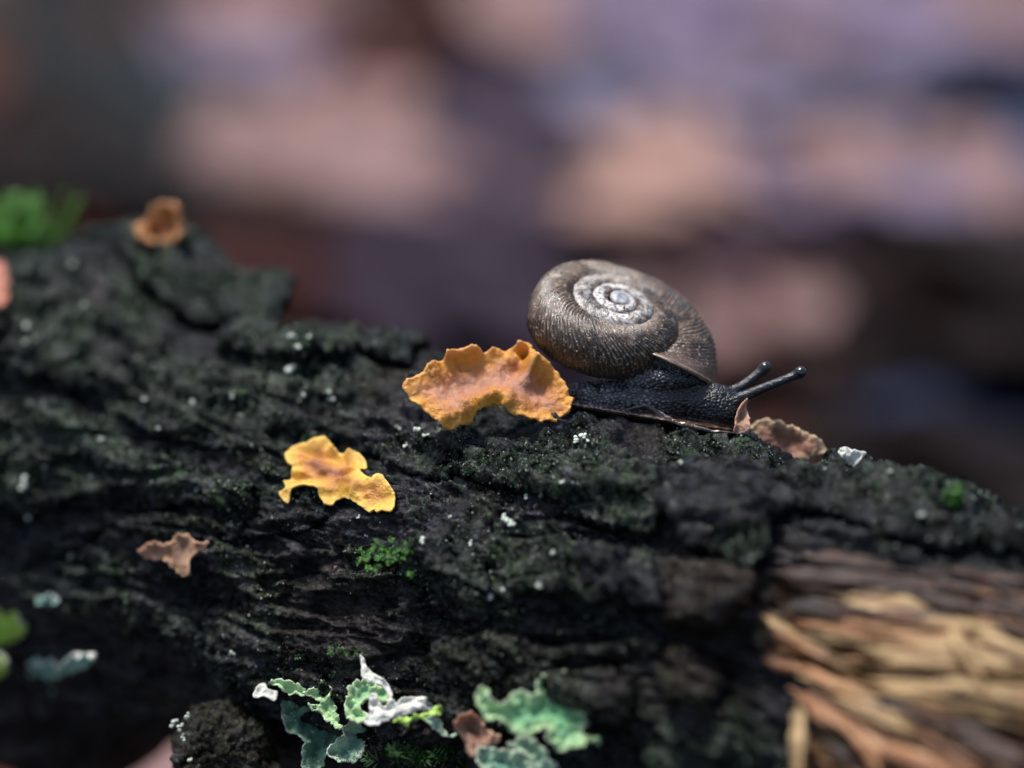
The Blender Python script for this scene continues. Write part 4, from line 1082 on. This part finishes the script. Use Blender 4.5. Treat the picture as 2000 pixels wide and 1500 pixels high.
# tentacles: far one, near one; small lower pair
parts.append(tube([row(1400, 790, -0.3, .85, .85), row(1424, 772, -0.5, .60, .60), row(1446, 757, -0.7, .52, .52), row(1468, 741, -0.9, .46, .46), row(1484, 728, -1.0, .47, .47), row(1493, 720, -1.05, .60, .60), row(1500, 714, -1.1, .40, .38)], 40, 18))
parts.append(tube([row(1404, 800, 1.5, .85, .85), row(1428, 788, 1.9, .62, .62), row(1460, 772, 2.2, .54, .54), row(1500, 755, 2.5, .47, .47), row(1535, 741, 2.7, .44, .44), row(1552, 734, 2.8, .47, .47), row(1562, 729, 2.85, .60, .60), row(1570, 726, 2.9, .38, .36)], 50, 18))
parts.append(tube([row(1432, 812, 1.3, .45, .45), row(1448, 822, 1.8, .28, .28), row(1454, 828, 1.9, .2, .2)], 12, 12))
parts.append(tube([row(1436, 810, 0.2, .45, .45), row(1452, 818, -0.1, .28, .28), row(1458, 823, -0.2, .2, .2)], 12, 12))
rg, nr_ = [], 7                                   # flesh filling the mouth of the shell
nk = sp(1318, 772, 1.0); rc = SV[-1].mean(0)
for w_, tt_, ce in ((0.85, -60, 0), (0.90, -25, 0), (0.90, -8, 0), (0.86, -1, .02), (0.74, -1, .2), (0.58, -1, .6), (0.3, -1, 1.0)):
    r0_ = SV[tt_]; c0_ = r0_.mean(0)
    rg.append(c0_ + (nk - rc) * ce + (r0_ - c0_) * w_)
rgv = np.concatenate(rg + [rg[0].mean(0)[None], rg[-1].mean(0)[None]])
rgf = [tuple(r) for r in grid_faces(nr_, NQ, True).tolist()]
for j in range(NQ):
    rgf.append((nr_ * NQ, (j + 1) % NQ, j)); rgf.append((nr_ * NQ + 1, (nr_ - 1) * NQ + j, (nr_ - 1) * NQ + (j + 1) % NQ))
parts.append((rgv, rgf))
bv, bf, k = [], [], 0
for v, f in parts:
    bv.append(v); bf += [tuple(i + k for i in t) for t in f]; k += len(v)
bv = np.concatenate(bv) - SN0
tm = bpy.data.meshes.new('tmp'); tm.from_pydata([tuple(p) for p in bv], [], bf); tm.update()
to = bpy.data.objects.new('tmp', tm); COL.objects.link(to)
md = to.modifiers.new('r', 'REMESH'); md.mode = 'VOXEL'; md.voxel_size = 0.085
ms = to.modifiers.new('s', 'SMOOTH'); ms.factor = 0.5; ms.iterations = 9
dg = bpy.context.evaluated_depsgraph_get(); dg.update()
em = to.evaluated_get(dg).to_mesh()
nv_ = len(em.vertices)
bx = np.empty(nv_ * 3, np.float32); em.vertices.foreach_get('co', bx); bx = bx.reshape(-1, 3).astype(float)
bn = np.empty(nv_ * 3, np.float32); em.vertices.foreach_get('normal', bn); bn = bn.reshape(-1, 3).astype(float)
fq = np.array([tuple(p.vertices) for p in em.polygons if len(p.vertices) == 4]); ft = [tuple(p.vertices) for p in em.polygons if len(p.vertices) == 3]
to.evaluated_get(dg).to_mesh_clear()
bpy.data.objects.remove(to); bpy.data.meshes.remove(tm)
lx, ly, lz = bx @ RGT, bx @ UPV, -(bx @ FWD)
# tubercles: rows of small pads, finer on the tentacles and the head
f1, f2_, cid = worley(lx * 2.3 + ly * 0.9, ly * 3.4 - lx * 0.6, lz * 3.0)
tb = sstep(0.0, 0.38, f2_ - f1)
f1b, f2b, _ = worley(lx * 4.5, ly * 4.5, lz * 4.5)
tent = sstep((1432 - 1250) * KP, (1455 - 1250) * KP, lx) * (ly > 0.5)
tb = tb * (1 - tent) + sstep(0, .3, f2b - f1b) * tent
sole = sstep(-0.10, -0.45, ly - (-0.0 - 0.115 * lx)) * (1 - tent)
bx2 = bx + bn * ((tb - 0.5) * (0.13 * (1 - tent) + 0.05 * tent) * (1 - 0.7 * sole))[:, None]
bx2 += bn * (0.10 * fbm(lx * 0.8, ly * 0.8, lz * 0.8, 3) * (1 - tent))[:, None]
grey = sstep(3.6, 0.2, lx + 0.8 * perlin(lx, ly, lz)) * 0.9
grey = np.maximum(grey, 0.85 * np.exp(-((lx - 1.2) / 2.2) ** 2 - ((ly - 3.6) / 1.5) ** 2))
grey = grey * (1 - tent) * (0.6 + 0.6 * perlin(lx * 0.9, ly * 0.9, lz * 0.9 + 5)).clip(0.15, 1)
faces = [fq] + ([np.array(ft)] if ft else [])
mk('body', bx2 + SN0, faces, M['skin'], SNAIL, {'tubercle': tb, 'grey': grey, 'sole': sole * 0.6})
for a, b, z in ((1495, 718, -1.0), (1564, 727.5, 2.95)):
    v, f = blob(sp(a, b, z), (.60, .58, .60), 20, lambda x, y, z_: 1 + 0.03 * perlin(x * 3, y * 3, z_ * 3))
    mk('eye', v, f[:, ::-1], M['eye'], SNAIL)
# translucent fringe of the foot, curled up in one place
o = sheet('foot_fringe', [(1140, 784, .3), (1155, 786, .2), (1215, 797, .2), (1242, 791, .8), (1268, 790, 1.0), (1292, 804, .5), (1330, 824, .2), (1400, 840, .1), (1440, 846, 0),
                          (1400, 846, -.1), (1325, 832, -.1), (1284, 812, .2), (1262, 800, .5), (1238, 800, .4), (1212, 804, -.1), (1142, 790, -.1)], [], (1270, 815),
          nrm(UPV * 0.75 - FWD * 0.65), M['mucus'], thick=0.14, spacing=0.15, wrinkle=0.1, ruffle=0.05, seed=2.0, off=0.0, depth=FOCUS - 3.3, parent=SNAIL)

# ------------------------------------------------------------------ forest floor and its fallen leaves
def floor_z(x, y):
    """the ground falls away behind the branch, then a bank of leaf mould rising behind it"""
    x = np.asarray(x, float); y = np.asarray(y, float)
    yy = y + 0.12 * x
    z = -62 - 170 * sstep(60, 330, yy) + 0.55 * np.maximum(yy - 340, 0) * (1 - 0.9 * sstep(1300, 3000, y)) + 8 * fbm(x * 0.006, y * 0.006, 1.0, 4)
    for e in (e0, e1):                                            # the branch rests on humps of soil at both ends
        z = np.maximum(z, (e[2] - R0 * 0.4 + 62) * np.exp(-((x - e[0]) ** 2 + (y - e[1]) ** 2) / 60 ** 2) - 62)
    return z
e0 = A0 + AX * (u_lo - 150); e1 = A0 + AX * (u_hi + 85)
NG = 260
gx = np.sign(np.linspace(-1, 1, NG)) * np.abs(np.linspace(-1, 1, NG)) ** 3.6 * 60000
gy = 450 + np.sign(np.linspace(-1, 1, NG)) * np.abs(np.linspace(-1, 1, NG)) ** 3.6 * 60000
GX, GY = np.meshgrid(gx, gy, indexing='ij')
GZ = floor_z(GX, GY)
def m_floor():
    n = NT('leaf_mould')
    c = n.ramp(n.noise(0.02, 6, 0.65), [(0.3, (0.006, 0.004, 0.004)), (0.5, (0.022, 0.013, 0.010)), (0.7, (0.06, 0.034, 0.026))])
    n.set(col=c, rough=0.75, normal=n.bump(n.noise(0.12, 6, 0.65), 6.0))
    return n.m
o = mk('forest_floor', np.stack([GX, GY, GZ], -1).reshape(-1, 3), grid_faces(NG, NG), m_floor(), loc=np.zeros(3))
tag(o, kind='structure')

def m_leaf(name, c1, c2, rough=0.55):
    n = NT(name)
    nz = n.noise(0.06, 5, 0.6)
    vein = n.attr('vein')
    c = n.ramp(nz, [(0.3, c2), (0.65, c1)])
    c = n.mix(n.math('MULTIPLY', vein, 0.5), c, tuple(min(1, k * 1.5) for k in c1))
    n.set(col=c, rough=rough, normal=n.bump(n.noise(0.3, 4, 0.6), 0.5), spec=0.12)
    n.subs(0.1, (1, .5, .3), 1.0)
    return n.m
LM = {'tan': m_leaf('tan_leaf', (0.46, 0.285, 0.24), (0.33, 0.195, 0.165)),
      'pink': m_leaf('pink_leaf', (0.31, 0.195, 0.185), (0.21, 0.128, 0.122)),
      'mauve': m_leaf('mauve_leaf', (0.225, 0.18, 0.265), (0.15, 0.12, 0.185)),
      'blue': m_leaf('sky_tinted_leaf', (0.20, 0.19, 0.28), (0.13, 0.125, 0.185)),  # sky reflected off wet leaves, put into the base colour
      'slate': m_leaf('slate_leaf', (0.052, 0.068, 0.13), (0.032, 0.042, 0.085)),
      'purple': m_leaf('purple_leaf', (0.050, 0.034, 0.054), (0.024, 0.016, 0.027)),
      'rust': m_leaf('rust_leaf', (0.13, 0.042, 0.028), (0.07, 0.022, 0.014)),
      'red': m_leaf('maroon_leaf', (0.045, 0.010, 0.007), (0.024, 0.006, 0.005)),
      'dark': m_leaf('dark_leaf', (0.014, 0.007, 0.006), (0.007, 0.004, 0.004)),
      'green': m_leaf('green_black_leaf', (0.020, 0.027, 0.030), (0.011, 0.015, 0.017))}
WORDS = {'tan': 'pale tan', 'pink': 'pinkish buff', 'mauve': 'light mauve-grey', 'blue': 'sky-tinted blue-grey', 'slate': 'dark slate-blue', 'purple': 'dull purple', 'rust': 'rust-brown', 'red': 'dark maroon', 'dark': 'blackish brown', 'green': 'green-black'}

def leaf_mesh(seed, lobes):
    r = np.random.default_rng(seed)
    n, m = 26, 15
    t = np.linspace(0, 1, n); x = np.linspace(-1, 1, m)
    wv = np.sin(math.pi * t ** 0.85) ** 0.8 * 0.36 * (1 + (0.28 * np.cos(t * lobes * 2 * math.pi) if lobes else 0))
    T2, X2 = np.meshgrid(t, x, indexing='ij')
    Wd = np.maximum(wv, 0.004)[:, None]
    px = X2 * Wd; py = T2 - 0.5 - 0.12 * np.abs(X2) * Wd
    z = 0.10 * np.abs(X2) ** 1.6 * r.uniform(-0.4, 1.3) + r.uniform(-0.5, 0.5) * (T2 - 0.5) ** 2 + 0.05 * fbm(px * 4 + seed, py * 4, seed, 3)
    z = z + 0.012 * np.cos(T2 * 40 - np.abs(X2) * 6) * np.abs(X2)
    vein = np.maximum(sstep(0.12, 0.03, np.abs(X2)), 0.5 * sstep(0.85, 1.0, np.cos(T2 * 40 - np.abs(X2) * 6)))
    v = np.stack([px, py, z], -1).reshape(-1, 3); N = len(v)
    f = grid_faces(n, m)
    vb = v - [0, 0, 0.006]
    es = set(map(tuple, np.concatenate([f[:, [0, 1]], f[:, [1, 2]], f[:, [2, 3]], f[:, [3, 0]]]).tolist()))
    be = np.array([(a, b) for a, b in es if (b, a) not in es])
    side = np.stack([be[:, 1], be[:, 0], be[:, 0] + N, be[:, 1] + N], 1)
    # stalk
    k = 6; st = np.linspace(0, 1, 8)
    a = np.linspace(0, 2 * math.pi, k, endpoint=False)
    sv = np.stack([0.008 * np.cos(a)[None] + 0.03 * st[:, None] ** 2, (-0.5 - 0.3 * st)[:, None] + 0 * a[None], 0.008 * np.sin(a)[None] + 0.04 * st[:, None] - 0.003 + z[0, m // 2]], -1).reshape(-1, 3)
    sf = grid_faces(8, k, True) + 2 * N
    V2 = np.concatenate([v, vb, sv])
    return V2, [f, f[:, ::-1] + N, side, sf], np.concatenate([vein.ravel(), vein.ravel(), np.ones(len(sv))])
LMESH = {}
SHAPES = [leaf_mesh(31 + i, lb) for i, lb in enumerate((0, 3.5, 0, 0, 4.5))]
from mathutils import Matrix
def leaf(x, y, z, size, col, rz, tx, ty, shape):
    key = (col, shape)
    if key not in LMESH:
        v, f, ve = SHAPES[shape]
        LMESH[key] = mesh_np('fallen_leaf', v * 1000.0, f, LM[col], {'vein': ve})       # unit mesh, scaled per leaf
    o = bpy.data.objects.new('fallen_leaf', LMESH[key]); COL.objects.link(o)
    o.location = (x * MM, y * MM, z * MM)
    o.scale = (size * MM,) * 3
    sx = (floor_z(x + 25, y) - floor_z(x - 25, y)) / 50; sy = (floor_z(x, y + 25) - floor_z(x, y - 25)) / 50
    nl = Vector((-float(sx), -float(sy), 1)).normalized()
    q_ = Vector((0, 0, 1)).rotation_difference(nl).to_matrix()
    o.rotation_euler = (q_ @ Matrix.Rotation(rz, 3, 'Z') @ Matrix.Rotation(tx, 3, 'X') @ Matrix.Rotation(ty, 3, 'Y')).to_euler()
    return tag(o, WORDS[col] + ' fallen leaf lying on the forest floor', 'leaf', WORDS[col] + ' leaves on the forest floor')
def floor_pt(px, py, up=0.0):
    d = nrm(ray(px, py)); t = np.arange(200.0, 4000.0, 2.5)
    p = CAM + t[:, None] * d
    return p[int(np.argmax(p[:, 2] <= floor_z(p[:, 0], p[:, 1]) + up))]
LEAVES = [  # picture point, colour, size mm, turn
    (60, 120, 'rust', 60, 0.2), (200, 150, 'green', 60, 1.0), (120, 300, 'dark', 60, 0.1), (30, 260, 'dark', 60, 0.4), (180, 10, 'green', 60, 1.2), (300, 200, 'green', 75, 0.3), (290, 330, 'green', 55, 1.0),
    (200, 420, 'rust', 40, 0.6), (470, 110, 'mauve', 48, 1.3), (400, 10, 'pink', 50, 1.0), (540, 30, 'pink', 60, 1.6), (560, 120, 'mauve', 45, 0.9), (720, 50, 'red', 62, 0.2), (680, 110, 'red', 55, 1.2), (770, 20, 'dark', 45, 0.4),
    (640, 270, 'tan', 62, 1.35), (580, 330, 'tan', 60, 1.1), (720, 330, 'pink', 60, 0.8), (760, 230, 'pink', 45, 1.9), (480, 270, 'pink', 40, 0.4), (470, 480, 'dark', 62, 1.0), (600, 530, 'red', 62, 1.5), (680, 520, 'dark', 50, 0.6), (420, 560, 'red', 45, 0.4),
    (930, 60, 'pink', 64, 0.6), (1020, 20, 'pink', 55, 1.4), (880, 150, 'pink', 42, 0.3), (960, 250, 'purple', 60, 0.1), (1010, 340, 'purple', 50, 0.8), (920, 420, 'purple', 50, 1.3), (800, 540, 'purple', 55, 1.4), (850, 620, 'purple', 48, 0.9), (760, 450, 'purple', 34, 1.5),
    (1180, 60, 'mauve', 70, 1.4), (1330, 50, 'mauve', 70, 1.0), (1270, 170, 'blue', 50, 1.5), (1400, 190, 'blue', 55, 1.2), (1120, 200, 'blue', 45, 0.4), (1550, 50, 'mauve', 75, 1.6), (1700, 40, 'pink', 66, 1.2), (1850, 60, 'mauve', 70, 1.7), (1960, 30, 'pink', 55, 0.7),
    (1230, 400, 'tan', 50, 1.2), (1160, 470, 'pink', 46, 0.5), (1380, 320, 'tan', 60, 1.9), (1520, 270, 'pink', 62, 1.3), (1640, 180, 'blue', 55, 1.1), (1500, 420, 'mauve', 50, 1.5), (1640, 360, 'mauve', 56, 1.2), (1760, 330, 'pink', 60, 1.6),
    (1850, 220, 'slate', 52, 1.4), (1950, 170, 'slate', 46, 1.2), (1720, 240, 'blue', 48, 0.9), (1940, 290, 'slate', 60, 1.6), (1900, 380, 'pink', 60, 1.7), (1760, 430, 'mauve', 52, 1.4), (1570, 550, 'mauve', 44, 1.2), (1480, 610, 'pink', 40, 0.7),
    (1640, 640, 'rust', 62, 1.3), (1700, 560, 'rust', 46, 1.8), (1560, 740, 'rust', 44, 1.1), (1850, 540, 'dark', 70, 1.5), (1960, 500, 'dark', 52, 1.2), (1780, 680, 'dark', 58, 1.4), (1930, 680, 'dark', 56, 1.7), (1850, 830, 'slate', 36, 1.4), (1980, 900, 'dark', 40, 1.1),
    (1700, 840, 'dark', 44, 0.8), (1000, 560, 'purple', 44, 1.2), (1450, 500, 'pink', 44, 1.0), (960, 640, 'purple', 40, 0.4), (290, 1470, 'pink', 52, 1.4), (420, 1500, 'pink', 46, 1.0), (150, 1520, 'rust', 46, 0.3)]
cols = ['tan', 'pink', 'mauve', 'rust', 'dark', 'purple', 'blue', 'green', 'red', 'dark', 'rust']
LP = np.array([(a, b) for a, b, *_ in LEAVES])
for i in range(110):                                               # lower layer of the litter, in the colours around it
    a, b = random.uniform(-100, 2100), random.uniform(-60, 900)
    p = floor_pt(a, b)
    k = int(np.argmin(((LP - (a, b)) ** 2).sum(1)))
    leaf(p[0], p[1], p[2] + 1.5, random.uniform(45, 70), LEAVES[k][2], random.uniform(0, 6.28), random.uniform(-.15, .3), random.uniform(-.2, .2), i % 5)
for i, (a, b, col, size, rz) in enumerate(LEAVES):
    p = floor_pt(a, b, 8 + (i * 37 % 15))
    leaf(p[0], p[1], p[2], size * 1.3, col, rz + random.uniform(-.6, .6), random.uniform(-.1, .35), random.uniform(-.25, .25), i % 5)
for i in range(260):                                               # the litter goes on beside and beyond the frame
    x, y = random.uniform(-820, 820), random.uniform(40, 1500)
    z = float(floor_z(x, y))
    inv = np.array([x, y, z]) - CAM
    dep = inv @ FWD; ppx = 1000 + (inv @ RGT) / dep / 0.00018; ppy = 750 - (inv @ UPV) / dep / 0.00018
    if -120 < ppx < 2120 and -80 < ppy < 1560: continue
    if abs((np.array([x, y, 40]) - A0) @ EF) < 60 and abs((np.array([x, y, 40]) - A0) @ AX) < 330: continue
    if i % 2: continue
    leaf(x, y, z + random.uniform(3, 8), random.uniform(40, 80), random.choice(cols), random.uniform(0, 6.28), random.uniform(-.15, .3), random.uniform(-.25, .25), i % 5)
for i in range(75):                                                # nearer ground beside and under the branch
    x, y = random.uniform(-480, 480), random.uniform(-120, 430)
    z = float(floor_z(x, y))
    inv = np.array([x, y, z]) - CAM
    dep = inv @ FWD; ppx = 1000 + (inv @ RGT) / dep / 0.00018; ppy = 750 - (inv @ UPV) / dep / 0.00018
    if dep < 150 or (-350 < ppx < 2350 and -80 < ppy < 1700): continue
    if abs((np.array([x, y, 40]) - A0) @ EF) < 60 and abs((np.array([x, y, 40]) - A0) @ AX) < 330: continue
    leaf(x, y, z + random.uniform(3, 8), random.uniform(50, 90), random.choice(cols), random.uniform(0, 6.28), random.uniform(-.15, .3), random.uniform(-.25, .25), i % 5)
